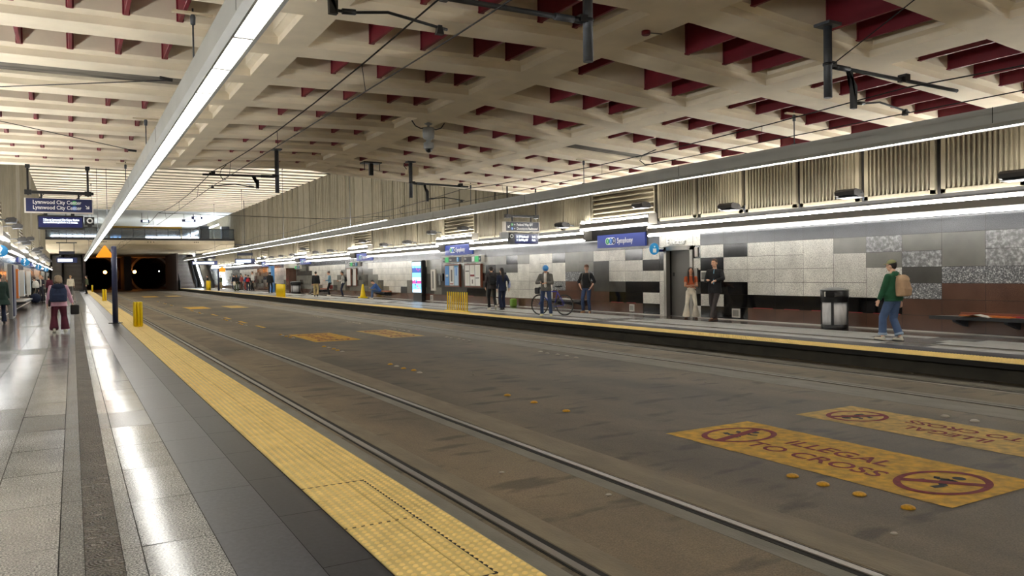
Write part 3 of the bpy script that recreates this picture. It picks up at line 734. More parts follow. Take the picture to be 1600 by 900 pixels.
# ================================================================== OVERHEAD LINE
def pole_set(y, side, which):
    """drop tube, horizontal tube, bracket and steady arm of one overhead line support"""
    X = (lambda d: d) if side == 'left' else (lambda d: 14.4-d)
    z0 = 3.88; zt = (zc(X(5.15), y) if y < 27 else 9.1)
    lab = {(7.2, 'left'): 'grey drop tube with arm at the top of the view over the nearer track', (7.2, 'right'): 'grey drop tube with bracket and steady arm nearest the camera over the farther track',
           (22.5, 'left'): 'dark drop tube holding the wires of the nearer track, beyond the coffered ribs', (22.5, 'right'): 'grey drop tube holding the wires of the farther track, right of the short dark bracket'}[(y, side)]
    r = thing('catenary_support', (X(5.15), y, zt), lab, 'overhead line support')
    q = MB(); q.tube([(X(5.15), y, zt+.03), (X(5.15), y, z0)], .058, 14); q.build('drop_tube', 'pole_grey', r)
    q = MB(); q.box(X(5.15)-.13, X(5.15)+.13, y-.13, y+.13, zt-.03, zt+.01); q.build('base_plate', 'pole_grey', r)
    q = MB()
    for z in (4.33,): q.lathe([(.068, 0), (.068, .035)], (X(5.15), y, z), 14); q.box(*sorted((X(5.15), X(5.02))), y-.05, y+.05, z-.02, z+.06)
    q.tube([(X(5.06), y, 4.33), (X(4.86), y, 4.33)], .04, 8); q.build('clamp', 'black_metal', r)
    q = MB(); q.tube([(X(4.86), y, 4.33), (X(4.4), y, 4.325), (X(3.15 if y > 10 else 2.05), y, 4.30)], .03, 8); q.tube([(X(4.95), y, 4.33), (X(4.7), y, 4.328)], .042, 8); q.build('cross_tube', 'black_metal' if side == 'left' and y > 10 else 'pole_grey', r)
    bx = 4.6 if (y > 10 or side == 'right') else 2.2
    q = MB(); q.prism([(X(bx)-.04, 3.97), (X(bx)+.04, 3.97), (X(bx)+.045, 4.2), (X(bx-.16), 4.32), (X(bx)-.05, 4.33)], 'y', y-.03, y+.03) if side == 'left' else q.prism([(X(bx)-.04, 3.78), (X(bx)+.04, 3.78), (X(bx)+.05, 4.1), (X(bx)-.12, 4.3), (X(bx)-.05, 4.3)], 'y', y-.03, y+.03)
    q.build('bracket', 'black_metal', r)
    zc_ = 3.96 if side == 'left' else 3.82
    ex = 3.4 if bx > 3 else 3.3
    q = MB(); dz = .06; q.tube([(X(bx), y, zc_+.05), (X(bx+(ex-bx)*.15), y, zc_+.05), (X(bx+(ex-bx)*.5), y, zc_+.11), (X(bx+(ex-bx)*1.08), y, zc_+.03)], .015, 6)
    q.tube([(X(bx+(ex-bx)*.08), y, zc_+.05), (X(bx+(ex-bx)*.2), y, zc_+.06)], .028, 6)
    q.prism([(X(ex)-.04, zc_-.03), (X(ex)+.04, zc_-.03), (X(ex)+.02, zc_+.06), (X(ex)-.02, zc_+.06)], 'y', y-.03, y+.03); q.build('steady_arm', 'black_metal', r)
    q = MB(); q.box(X(3.42)-.05, X(3.42)+.05, y-.07, y+.07, 4.31, 4.4); q.box(X(3.42)-.1, X(3.42)-.02, y-.04, y+.04, 4.28, 4.36); q.build('wire_saddle', 'black_metal', r)
for y in (7.2, 22.5):
    for side in ('left', 'right'): pole_set(y, side, 0)
def span(side, zm, zw, y):  # sagging messenger
    return zm
for side in ('left', 'right'):
    X = (lambda d: d) if side == 'left' else (lambda d: 14.4-d)
    ys = [-8, 7.2, 22.5, 38, 53.5, 69, 84, 100, 118, 138]
    zm = 4.40 if side == 'left' else 4.2; zw = 3.95 if side == 'left' else 3.8
    pts = []
    for a, b_ in zip(ys, ys[1:]):
        for i in range(6):
            t = i/6; pts.append((X(3.42), a+(b_-a)*t, zm-.17*4*t*(1-t)))
    nm = 'nearer' if side == 'left' else 'farther'
    wire('messenger_wire', pts, .011, 'upper overhead wire above the %s track' % nm, 'overhead wire')
    zig = [(X(3.42+(.07 if i % 2 else -.07)), y, zw) for i, y in enumerate(ys)]
    wire('contact_wire', zig, .009, 'lower overhead contact wire above the %s track' % nm, 'overhead wire')
    dr = []
    for a, b_ in zip(ys[:-3], ys[1:]):
        for t in (.18, .5, .82):
            y = a+(b_-a)*t; z = zm-.17*4*t*(1-t)
            i = ys.index(a); x = X(3.42+((-.07 if i % 2 == 0 else .07)*(1-2*t)))
            o = wire('dropper', [(X(3.42), y, z), (x, y, zw)], .005, 'thin dropper linking the two overhead wires of the %s track' % nm, 'overhead wire', group='droppers over the %s track' % nm, n=4)
    for y in ((20.4,) if side == 'left' else (12.9, 27.4)):
        z = zm-.1
        wire('jumper_loop', group='jumper loops over the %s track' % nm, pts=[(X(3.42), y, z), (X(3.38), y+.5, z-.05), (X(3.36), y+.62, (z+zw)/2), (X(3.4), y+.4, zw+.03), (X(3.42), y+.1, zw)], r=.011, label='curved black jumper cable between the overhead wires of the %s track' % nm, cat='cable')
wire('guy_wire', [(9.33, 7.3, 4.3), (11.0, 7.0, 4.4), (9.05, 5.5, 4.9)][::2], .008, 'thin stay running up from the right drop tube', 'cable')
wire('stay_wire', [(-1.62, 16.98, 4.96), (1.25, 11.5, 4.2)], .008, 'thin cable crossing under the beams from the left edge to the near hanging light', 'cable')
wire('stay_wire', [(-2.4, 17.6, 4.75), (1.27, 18.6, 4.25)], .008, 'second thin cable reaching the near hanging light farther along', 'cable')
for p in ((1.25, 11.5, 4.2), (1.27, 18.6, 4.25)):
    wire('cable_tensioner', [(p[0]-.16, p[1]-.02, p[2]+.01), p], .025, 'small black tensioner at the side of the near hanging light'+(' close to the camera' if p[1] < 15 else ' farther away'), 'cable fitting')
wire('cross_wire', [(-2.4, 84, 7.6), (3.4, 92, 4.3)], .02, 'thin guy wire slanting down in front of the mezzanine', 'cable')
wire('cross_wire', [(16.8, 44, 5.0), (11, 38, 4.3), (3.4, 38, 4.4)], .012, 'thin cross cable in front of the far panelled wall', 'cable')
# short dark bracket hanging at the end of the ribs, centre
r = thing('drop_bracket', (8.35, 23.6, 5.03), 'short dark hanging bracket in front of the start of the high panelled wall', 'bracket')
MB().box(8.29, 8.41, 23.54, 23.66, 4.66, 5.05).build('post', 'black_metal', r)
MB().box(8.05, 8.65, 23.4, 23.8, 5.03, 5.07).build('top_plate', 'black_metal', r)
q = MB()
for x in (8.1, 8.6): q.tube([(x, 23.5, 5.05), (x, 23.5, 4.8)], .012, 5)
q.build('rod', 'black_metal', r)
# cctv dome, speaker box, smoke detector
r = thing('security_camera', (7.42, 16.9, 5.1), 'grey dome security camera hanging from the ceiling rib with two curved cables', 'camera')
q = MB(); q.lathe([(.04, .0), (.1, -.03), (.03, -.06), (.03, -.1), (.13, -.12), (.14, -.15), (.14, -.34), (.12, -.38), (.06, -.4), (.06, -.45), (.12, -.48), (.12, -.6), (.1, -.62)][::-1], (7.42, 16.9, 5.08), 20); q.build('camera_housing', 'grey_plastic', r)
q = MB(); q.ell((7.42, 16.9, 4.46), (.085, .085, .09), 16); q.build('dome', 'black_plastic', r)
q = MB()
for s_ in (-1, 1): q.tube([(7.42+s_*.05, 16.9, 4.96), (7.42+s_*.2, 16.9, 4.93), (7.42+s_*.33, 16.9, 4.98), (7.42+s_*.42, 16.9, 5.1)], .014, 6)
q.build('cable', 'black_metal', r)
r = thing('smoke_detector', (7.45, 8.95, 5.03), 'small dark red alarm unit on the underside of the wide ceiling rib', 'detector')
q = MB(); q.lathe([(.055, -.05), (.065, -.04), (.065, .01)], (7.45, 8.95, 5.03), 16); q.build('body', 'baffle_red', r)
q = MB(); q.tube([(7.5, 8.95, 5.02), (7.72, 8.9, 5.02)], .008, 5); q.build('cable', 'steel_dark', r)
r = thing('speaker', (9.5, 23.0, 5.0), 'pale box hanging under the ribs beside the grey drop tube', 'speaker')
MB().bbox(9.32, 9.7, 22.9, 23.15, 4.66, 4.92, .02).build('box', 'concrete_end', r)
MB().tube([(9.4, 23, 4.9), (9.4, 23, 5.06)], .02, 6).tube([(9.35, 23, 4.8), (9.22, 23, 4.95), (9.25, 23, 5.06)], .012, 5).build('hanger', 'black_metal', r)

# ================================================================== HANGING SIGNS
def arrow(parent, c, s, dirx, mname='white_text', y=0):
    """diagonal down arrow in the XZ plane"""
    q = MB(); x, z = c; k = dirx
    P = [(-.5, .5), (-.36, .64), (.28, 0), (.28, .42), (.5, .42), (.5, -.36), (-.28, -.36), (-.28, -.14), (.14, -.14)]
    q.prism([(x+p[0]*s*k, z+p[1]*s-.14*s) for p in P], 'y', y-.003, y); q.build('arrow', mname, parent)
def sign_left():
    y = 26.8; r = thing('hanging_sign', (-.3, y, 4.0), 'navy hanging sign reading Lynnwood City Center twice, above the near platform', 'sign')
    MB().box(-1.18, .60, y-.06, y+.06, 3.46, 3.90, 0).build('sign_case', 'sign_edge', r)
    MB().box(-1.14, .57, y-.064, y-.058, 3.50, 3.895, 0).build('sign_face', 'navy_sign', r)
    for i, (z, bm, n_) in enumerate(((3.735, 'badge_green', '1'), (3.575, 'badge_blue', '2'))):
        text('Lynnwood City Center', .155, 'white_text', r, (-.97, y-.067, z), (1, 0, 0), (0, 0, 1), sx=.86, bold=.002)
        q = MB(); q.prism([(.10+.065*math.cos(t*PI/8), z+.045+.065*math.sin(t*PI/8)) for t in range(16)], 'y', y-.068, y-.064); q.build('line_badge', bm, r)
        text(n_, .1, 'white_text', r, (.078, y-.070, z+.01), (1, 0, 0), (0, 0, 1)); text('40', .085, 'white_text', r, (.19, y-.067, z+.015), (1, 0, 0), (0, 0, 1))
    arrow(r, (.44, 3.66), .11, 1, y=y-.066)
    q = MB(); q.bbox(-1.15, .62, y-.05, y+.05, 4.03, 4.12, .008); q.build('cross_beam', 'black_metal', r)
    for x in (-1.08, .47):
        q = MB(); q.tube([(x, y, 3.98), (x, y, 4.86)], .03, 8); q.box(x-.06, x+.06, y-.06, y+.06, 4.78, 4.9); q.box(x-.09, x+.09, y-.07, y+.07, 4.0, 4.14); q.build('hanger_rod', 'black_metal', r)
    q = MB()
    for x in (-.75, .22):
        q.tube([(x, y, 3.88), (x, y, 4.08)], .03, 6); q.tube([(x-.06, y, 3.9), (x+.1, y, 4.06)], .012, 5)
    q.build('strut', 'black_metal', r)
    s = thing('departure_screen', (-.3, y, 3.2), 'dark departures screen under the Lynnwood City Center sign', 'screen')
    MB().bbox(-.86, .33, y-.07, y+.07, 2.98, 3.40, .015).build('case', 'black_plastic', s)
    MB().box(-.83, .30, y-.075, y-.069, 3.04, 3.35).build('display', 'screen_dark', s)
    text('2 Line to Lynnwood City Center Station', .083, 'screen_text', s, (-.71, y-.078, 3.24), (1, 0, 0), (0, 0, 1), sx=.68, bold=.002)
    text('on northbound platform in 2 minutes.', .083, 'screen_text', s, (-.71, y-.078, 3.165), (1, 0, 0), (0, 0, 1), sx=.70, bold=.002)
    MB().box(-.7, -.6, y-.05, y+.05, 3.38, 3.47).box(0, .1, y-.05, y+.05, 3.38, 3.47).build('mount', 'black_metal', s)
    c = thing('platform_camera', (.5, y, 3.25), 'black camera unit with a white ring beside the near departures screen', 'camera')
    MB().bbox(.35, .62, y-.1, y+.1, 3.13, 3.37, .01).box(.44, .55, y-.04, y+.04, 3.05, 3.13).build('box', 'black_metal', c)
    MB().lathe([(.055, 0), (.085, 0), (.085, .02), (.055, .02)], (.50, y-.10, 3.25), 20, 0, Matrix.Rotation(PI/2, 3, 'X')).build('ring', 'white_plastic', c)
    MB().ell((.50, y-.12, 3.25), (.05, .03, .05), 12).build('lens', 'black_plastic', c)
sign_left()
def sign_right():
    y = 25.4; x0, x1 = 14.14, 15.72
    f = ony_(y)
    r = thing('hanging_sign', ((x0+x1)/2, y, 3.5), 'navy hanging sign reading Federal Way DT and Downtown Redmond over the far platform', 'sign')
    MB().box(x0, x1, y-.06, y+.06, 3.03, 3.42).build('sign_case', 'sign_edge', r)
    MB().box(x0+.1, x1-.03, y-.064, y-.058, 3.07, 3.415).build('sign_face', 'navy_sign_dark', r)
    for z, bm, t_, n_ in ((3.27, 'badge_green', 'Federal Way DT', '1'), (3.12, 'badge_blue', 'Downtown Redmond', '2')):
        text(t_, .125, 'white_text', r, (x0+.56, y-.067, z), (1, 0, 0), (0, 0, 1), sx=.84, bold=.002)
        q = MB(); q.prism([(x0+.36+.05*math.cos(t*PI/8), z+.04+.05*math.sin(t*PI/8)) for t in range(16)], 'y', y-.068, y-.064); q.build('line_badge', bm, r)
        text(n_, .08, 'white_text', r, (x0+.34, y-.070, z+.01), (1, 0, 0), (0, 0, 1)); text('40', .07, 'white_text', r, (x0+.43, y-.067, z+.015), (1, 0, 0), (0, 0, 1))
    arrow(r, (x0+.22, 3.24), .1, -1, y=y-.066)
    q = MB(); q.bbox(x0+.12, x1-.05, y-.05, y+.05, 3.60, 3.68, .008); q.build('cross_beam', 'black_metal', r)
    for x in (x0+.2, x1-.12):
        q = MB(); q.tube([(x, y, 3.55), (x, y, 4.75)], .03, 8); q.box(x-.1, x+.1, y-.07, y+.07, 3.56, 3.7); q.build('hanger_rod', 'black_metal', r)
    q = MB()
    for x in (x0+.4, x1-.35): q.tube([(x, y, 3.4), (x, y, 3.65)], .035, 6)
    q.build('strut', 'black_metal', r)
    s = thing('departure_screen', (15.1, y, 2.8), 'dark departures screen under the Downtown Redmond sign on the far platform', 'screen')
    MB().bbox(x0+.40, x1-.05, y-.07, y+.07, 2.56, 3.0, .015).build('case', 'black_plastic', s)
    MB().box(x0+.47, x1-.08, y-.075, y-.069, 2.60, 2.95).build('display', 'screen_dark', s)
    for z, a, b_ in ((2.82, '2  DT Redmond', '1 min'), (2.69, '1  Fed Way DT', '4 min')):
        text(a, .11, 'screen_text', s, (x0+.54, y-.078, z), (1, 0, 0), (0, 0, 1), sx=.72, bold=.003); text(b_, .11, 'screen_text', s, (x0+1.22, y-.078, z), (1, 0, 0), (0, 0, 1), sx=.62, bold=.003)
    MB().box(x0+.5, x0+.6, y-.05, y+.05, 2.98, 3.05).box(x1-.4, x1-.3, y-.05, y+.05, 2.98, 3.05).build('mount', 'black_metal', s)
    c = thing('platform_camera', (x0+.3, y, 2.8), 'black camera unit with a white ring beside the far departures screen', 'camera')
    MB().bbox(x0+.24, x0+.42, y-.1, y+.1, 2.56, 3.0, .01).build('box', 'black_metal', c)
    MB().lathe([(.04, 0), (.075, 0), (.075, .02), (.04, .02)], (x0+.31, y-.10, 2.87), 20, 0, Matrix.Rotation(PI/2, 3, 'X')).build('ring', 'white_plastic', c)
    MB().ell((x0+.31, y-.12, 2.87), (.04, .03, .04), 12).build('lens', 'black_plastic', c)
    q = MB(); q.bbox(x0-.12, x0+.2, y-.08, y+.08, 2.78, 3.02, .02); q.build('speaker_box', 'grey_plastic', c)
def ony_(y): return y
sign_right()

# blue station name signs on the walls
def name_sign(side, y0, y1, z0, z1, lab, big=False, group=None):
    X = lambda d: sx(WX-d, side); ym = (y0+y1)/2
    r = thing('station_sign', (X(.05), ym, z0), lab, 'sign', group=group)
    MB().box(*sorted((X(.0), X(.07))), y0, y1, z0, z1).build('board', 'sign_blue', r)
    h = z1-z0; rt = (0, -1, 0) if side == 'right' else (0, 1, 0); d = -1 if side == 'right' else 1
    s = h*.58; ya = ym-d*(1.35 if 0 else (y1-y0)*.12)
    xf = X(.074)
    yb_ = ym-d*(y1-y0)*.27
    q = MB(); rr = h*.28; zc0 = z0+h*.5
    pl = [(yb_+d*(rr*2.7)+d*rr*math.cos(t), zc0+rr*math.sin(t)) for t in [PI*i/8-PI/2 for i in range(9)]]+[(yb_-d*rr*math.cos(t), zc0-rr*math.sin(t)) for t in [PI*i/8-PI/2 for i in range(9)]]
    q.prism(pl, 'x', *sorted((X(.070), X(.074)))); q.build('line_pill', 'white_text', r)
    q = MB(); rr2 = rr*.86
    for (k, mi) in ((0, 0), (rr*1.5, 1), (rr*2.85, 2)):
        q.prism([(yb_+d*k+rr2*.92*math.cos(t*PI/8), zc0+rr2*math.sin(t*PI/8)) for t in range(16)], 'x', *sorted((X(.0745), X(.077))), mi)
    q.build('line_badge', ['badge_green', 'badge_blue', 'navy_sign'], r)
    if big or True:
        for k, t_ in ((0, '1'), (rr*1.5, '2'), (rr*2.75, '51')):
            text(t_, h*.3, 'white_text', r, (X(.0785), yb_+d*(k-rr*.25), zc0-h*.1), rt, (0, 0, 1))
    text('Symphony', s, 'white_text', r, (X(.075), yb_+d*rr*4.3, z0+h*.31), rt, (0, 0, 1), bold=.004, sx=.8)
    return r
name_sign('right', 20.38, 23.1, 2.34, 2.80, 'largest blue wall sign reading Symphony, left of the elevator', True)
name_sign('right', 33.35, 36.45, 2.42, 2.93, 'blue wall sign reading Symphony above the two map boards')
for y0 in (47.7, 62.7, 78.0): name_sign('right', y0, y0+3.1, 2.42, 2.9, 'small distant blue Symphony sign on the far platform wall', group='distant Symphony signs')
for y0 in (47.7, 62.7): name_sign('left', y0, y0+3.1, 2.42, 2.9, 'blue station name sign on the left wall beyond the pylons', group='left wall Symphony signs')

# round blade signs
def blade(side, y, z, s, lab, r_=.17, cat='sign'):
    X = lambda d: sx(WX-d, side)
    r = thing('blade_sign', (X(.05), y, z), lab, cat)
    x = X(.38)
    MB().lathe([(r_, 0), (r_, .04)], (x, y+.02, z), 28, 0, Matrix.Rotation(PI/2, 3, 'X')).build('disc', 'teal_sign', r)
    MB().box(*sorted((X(0), X(.3))), y-.02, y+.02, z-.1, z-.02).build('arm', 'navy_sign', r)
    if s == '?': text('?', r_*2, 'white_text', r, (x-r_*.45, y-.025, z-r_*.68), (1, 0, 0), (0, 0, 1), bold=.006)
    else:
        q = MB(); q.box(x-.07, x+.07, y-.026, y-.022, z-.12, z+.01); q.ell((x, y-.024, z+.07), (.03, .004, .03), 10); q.build('lift_symbol', 'white_text', r)
    return r
blade('right', 19.55, 2.2, 'lift', 'round blue elevator sign sticking out left of the elevator', .19)
blade('left', 32.0, 2.5, '?', 'round blue question mark sign cut by the left edge of the view', .2)
blade('left', 47.5, 2.4, '?', 'round blue question mark sign second from the left edge', .2)
blade('left', 66.0, 2.4, '?', 'round blue question mark sign third from the left edge', .2)
blade('left', 84.0, 2.4, '?', 'round blue question mark sign farthest down the near platform', .2)

# ================================================================== ELEVATOR
r = thing('elevator', (16.9, 18.8, 0), 'stainless steel elevator entrance with the word Elevator above it', 'elevator')
q = MB(); q.box(16.84, 17.0, 18.12, 18.24, 0, 2.25); q.box(16.84, 17.0, 19.34, 19.46, 0, 2.25); q.box(16.84, 17.0, 18.12, 19.46, 2.13, 2.27); q.build('door_frame', 'steel', r)
q = MB(); q.box(17.03, 17.07, 18.24, 18.93, .01, 2.13); q.build('door', 'steel_dark', r)
q = MB(); q.box(17.06, 17.1, 18.9, 19.34, .01, 2.13); q.build('door', 'steel_dark', r)
q = MB(); q.box(17.0, 17.12, 18.1, 19.46, -.02, .006); q.build('sill', 'steel', r)
q = MB(); q.box(17.022, 17.03, 18.30, 18.40, 1.66, 2.0); q.build('notice', 'navy_sign', r)
q = MB(); q.box(17.052, 17.06, 19.18, 19.26, 1.3, 1.42); q.build('notice', 'black_plastic', r)
q = MB(); q.box(17.0, 17.12, 18.1, 19.5, 2.13, 2.3); q.build('header', 'steel_dark', r)
text('Elevator', .26, 'white_plastic', r, (16.855, 19.30, 2.33), (0, -1, 0), (0, 0, 1), ext=.025, bold=.004, sx=1.0)
r = thing('call_panel', (16.88, 17.98, .9), 'tall grey call panel on the wall right of the elevator', 'panel')
MB().bbox(16.82, 16.9, 17.9, 18.07, .95, 1.55, .01).build('plate', 'steel', r); MB().lathe([(.025, 0), (.025, .01)], (16.815, 17.98, 1.2), 12, 0, Matrix.Rotation(PI/2, 3, 'Y')).build('button', 'white_plastic', r)
MB().bbox(16.86, 16.9, 17.92, 18.04, 1.9, 2.2, .005).build('wall_notice', 'sign_edge', label='narrow pale notice on the wall above the call panel beside the elevator', cat='notice')
MB().bbox(16.86, 16.9, 17.32, 17.78, 1.14, 1.46, .005).build('framed_notice', 'sign_edge', label='framed white notice on the wall behind the man in the dark jacket', cat='notice')
MB().box(16.852, 16.86, 17.36, 17.74, 1.2, 1.42).build('notice_print', 'steel_dark', bpy.data.objects['framed_notice'])
for (y0, y1, z0, z1, lab) in ((16.19, 16.5, .08, .34, 'small steel outlet cover low on the wall right of the man in the dark jacket'), (21.06, 21.32, .08, .33, 'small pale outlet cover low on the wall under the largest station sign'),
                              (30.9, 31.2, .07, .33, 'pale outlet cover low on the wall left of the walking couple'), (38.2, 38.55, .05, .33, 'pale outlet cover low on the wall right of the advertising screen'), (35.9, 36.3, .05, .33, 'outlet cover low on the wall, last one left of the yellow barrier'), (40.4, 40.8, .05, .33, 'pale outlet cover low on the wall below the advertising screen')):
    r = thing('outlet_cover', (16.88, (y0+y1)/2, z0), lab, 'cover'); MB().bbox(16.865, 16.9, y0, y1, z0, z1, .006).build('plate', 'sign_edge', r); MB().box(16.86, 16.866, y0+.04, y1-.04, z0+.04, z1-.04).build('flap', 'steel', r)

# ================================================================== MAP BOARDS, SCREEN
def board(y0, y1, z0, z1, lab, cols):
    r = thing('map_board', (16.85, (y0+y1)/2, z0), lab, 'notice board')
    MB().box(16.80, 16.9, y0, y1, z0, z1).build('board_frame', 'brown_frame', r)
    MB().box(16.795, 16.8, y0+.05, y1-.05, z0+.04, z1-.04).build('backing', 'steel_dark', r)
    n = len(cols); w = (y1-y0-.1)/n
    for i, (c, marks) in enumerate(cols):
        a = y1-.05-(i+1)*w+.03; b_ = y1-.05-i*w-.03
        p = MB().box(16.788, 16.795, a, b_, z0+.07, z1-.07).build('poster', c, r)
        k = MB()
        for (ya, yb2, za, zb, mi) in marks: k.box(16.785, 16.788, a+(b_-a)*ya, a+(b_-a)*yb2, z0+.07+(z1-z0-.14)*za, z0+.07+(z1-z0-.14)*zb, mi)
        if marks: k.build('print', ['badge_blue', 'paint_red', 'steel_dark', 'paper', 'teal_sign'], p)
mat('poster_blue', rgb(86, 148, 214), .5); mat('poster_white', rgb(222, 222, 218), .5); mat('poster_mix', rgb(168, 196, 220), .5)
board(34.75, 36.5, .81, 1.95, 'left wall board with one blue and two white posters under the station sign', [('poster_blue', [(.2, .8, .45, .55, 3), (.25, .75, .4, .43, 2)]), ('poster_white', [(.3, .7, .2, .8, 2), (.1, .9, .05, .1, 1)]), ('poster_mix', [(.1, .9, .92, .99, 4), (.4, .6, .5, .9, 0)])])
board(32.4, 34.15, .81, 1.95, 'right wall board in a brown frame with three white timetable posters', [('poster_white', [(.1, .9, .68, .74, 2), (.3, .7, .1, .6, 3)]), ('poster_white', [(.05, .95, .45, .54, 1), (.2, .8, .6, .95, 3), (.4, .6, .1, .3, 2)]), ('poster_white', [(.2, .9, .35, .4, 2), (.2, .8, .5, .95, 3)])])
mat('sign_green', rgb(50, 140, 80), .5, emit=rgb(50, 140, 80), es=.4)
def exit_sign(y0, y1, z0, z1, lab, q_mark):
    r = thing('direction_sign', (16.8, (y0+y1)/2, z0), lab, 'sign')
    MB().box(16.74, 16.9, y0, y1, z0, z1).build('case', 'sign_edge', r); MB().box(16.735, 16.74, y0+.03, y1-.03, z0+.03, z1-.03).build('face', 'navy_sign_dark', r)
    h = z1-z0
    if q_mark:
        MB().box(16.73, 16.735, y1-.75, y1-.35, z0+.03, z1-.03).build('green_panel', 'sign_green', r)
        MB().lathe([(h*.42, 0), (h*.42, .01)], (16.725, y0+.45, (z0+z1)/2), 20, 0, Matrix.Rotation(PI/2, 3, 'Y')).build('disc', 'teal_sign', r)
        text('?', h*.8, 'white_text', r, (16.715, y0+.52, z0+.07), (0, -1, 0), (0, 0, 1), bold=.004)
        text('Exit', h*.45, 'white_text', r, (16.73, y1-.9, z0+.1), (0, -1, 0), (0, 0, 1)); MB().prism([(y1-.25, z0+h/2-.05), (y1-.25, z0+h/2+.05), (y1-.12, z0+h/2)], 'x', 16.728, 16.733).build('arrow', 'white_text', r)
    else:
        MB().box(16.73, 16.735, y0+.3, y0+.68, z0+.03, z1-.03).build('green_panel', 'sign_green', r)
        MB().box(16.73, 16.735, y0+.72, y0+1.0, z0+.05, z1-.05).build('pictogram', 'white_text', r)
        text('Exit', h*.4, 'white_text', r, (16.73, y1-.15, z0+.16), (0, -1, 0), (0, 0, 1)); MB().prism([(y0+.22, z0+h/2-.05), (y0+.22, z0+h/2+.05), (y0+.1, z0+h/2)], 'x', 16.728, 16.733).build('arrow', 'white_text', r)
exit_sign(34.3, 36.6, 2.03, 2.34, 'exit sign with a question mark over the left map board', True)
exit_sign(32.2, 34.15, 2.0, 2.33, 'exit sign over the right map board', False)
exit_sign(50.2, 52.2, 2.05, 2.36, 'distant green and blue exit sign over the posters, behind waiting passengers', True)
exit_sign(65.5, 67.5, 2.05, 2.36, 'most distant green and blue direction sign on the far platform', True)
r = thing('advertising_screen', (16.6, 39.8, 0), 'tall lit advertising screen in a black upright case on the far platform', 'screen')
MB().bbox(16.62, 16.88, 39.1, 40.5, .38, 2.24, .03).build('case', 'black_plastic', r)
mat('ad_a', rgb(70, 150, 200), .4, emit=rgb(90, 170, 220), es=1.2); mat('ad_b', rgb(30, 60, 110), .4, emit=rgb(30, 60, 120), es=1.0); mat('ad_c', rgb(150, 40, 110), .4, emit=rgb(150, 40, 110), es=1.0); mat('ad_d', rgb(150, 200, 230), .4, emit=rgb(160, 205, 230), es=1.2)
q = MB()
for (a, b_, mi) in ((.46, .62, 3), (.62, .95, 0), (.95, 1.12, 2), (1.12, 1.3, 3), (1.3, 1.55, 0), (1.55, 1.82, 1), (1.82, 1.95, 0), (1.95, 2.15, 3)): q.box(16.61, 16.62, 39.2, 40.4, a, b_, mi)
for i in range(14): y = random.uniform(39.25, 40.2); z = random.uniform(.5, 1.9); q.box(16.606, 16.61, y, y+random.uniform(.08, .2), z, z+random.uniform(.04, .15), random.choice((1, 1, 2, 0)))
q.build('display', ['ad_a', 'ad_b', 'ad_c', 'ad_d'], r)
MB().box(16.64, 16.86, 39.2, 40.4, .0, .4).build('stand', 'black_plastic', r)
r = thing('information_board', (16.85, 38.0, .6), 'narrow upright cream panel with a dark strip between the advertising screen and the map boards', 'panel')
MB().box(16.83, 16.9, 37.75, 38.35, .58, 1.72).build('panel', 'sign_edge', r); MB().box(16.825, 16.83, 37.98, 38.14, .7, 1.62).build('strip', 'steel_dark', r)
r = thing('phone_box', (16.8, 36.95, .8), 'small dark call point with a grey handset left of the map boards', 'call point')
MB().bbox(16.78, 16.9, 36.75, 37.3, 1.1, 1.5, .02).build('case', 'black_plastic', r); MB().bbox(16.74, 16.8, 36.95, 37.1, .9, 1.4, .01).build('handset', 'grey_plastic', r)
# posters farther along, kiosks
for (y, w, z0, z1, c, lab) in ((52.6, .8, .75, 1.9, 'poster_white', 'white poster panel behind the passenger with a backpack'), (51.3, .6, .75, 1.9, 'poster_white', 'narrow poster with an orange edge beside the waiting passengers'), (68.5, 1.5, .7, 1.9, 'poster_white', 'white framed poster on the distant wall left of the passenger in black')):
    r = thing('poster_case', (16.85, y, z0), lab, 'poster'); MB().box(16.83, 16.9, y-w/2-.05, y+w/2+.05, z0-.05, z1+.05).build('frame', 'brown_frame', r); MB().box(16.825, 16.83, y-w/2, y+w/2, z0, z1).build('poster', c, r)
r = thing('information_pylon', (16.0, 73.0, 0), 'upright blue information pylon behind the yellow barrier posts on the far platform', 'pylon')
MB().bbox(15.85, 16.15, 72.3, 73.4, 0, 2.4, .03).build('body', 'poster_blue', r); MB().box(15.83, 15.86, 72.4, 73.3, .5, 2.2).build('face', 'poster_mix', r)
r = thing('information_pylon', (-1.95, 36.0, 0), 'dark blue and grey pylon close to the left edge of the near platform', 'pylon')
MB().bbox(-2.12, -1.98, 34.6, 36.2, 0, 2.1, .02).build('body', 'grey_plastic', r); MB().box(-1.98, -1.94, 34.8, 36.1, .1, 2.05).build('face', 'navy_sign', r)
r = thing('stone_column', (16.6, 68.0, 0), 'brown stone pier with a pale cap on the distant far platform', 'column')
MB().box(16.3, 16.9, 67.5, 68.6, 0, 2.15).build('shaft', 'wall_brown_granite', r); MB().box(16.2, 16.9, 67.2, 68.9, 2.15, 2.5).build('cap', 'sign_edge', r)
for (y, c, lab) in ((44, 'wood_orange', 'orange edged poster column on the left wall'), (49, 'poster_white', 'white poster column on the left wall'), (56, 'poster_white', 'second white poster column farther along the left wall')):
    r = thing('poster_column', (-2.3, y, 0), lab, 'poster'); MB().box(-2.45, -2.25, y-.4, y+.4, .6, 2.0).build('frame', c, r); MB().box(-2.25, -2.24, y-.3, y+.3, .7, 1.9).build('poster', 'poster_mix', r)

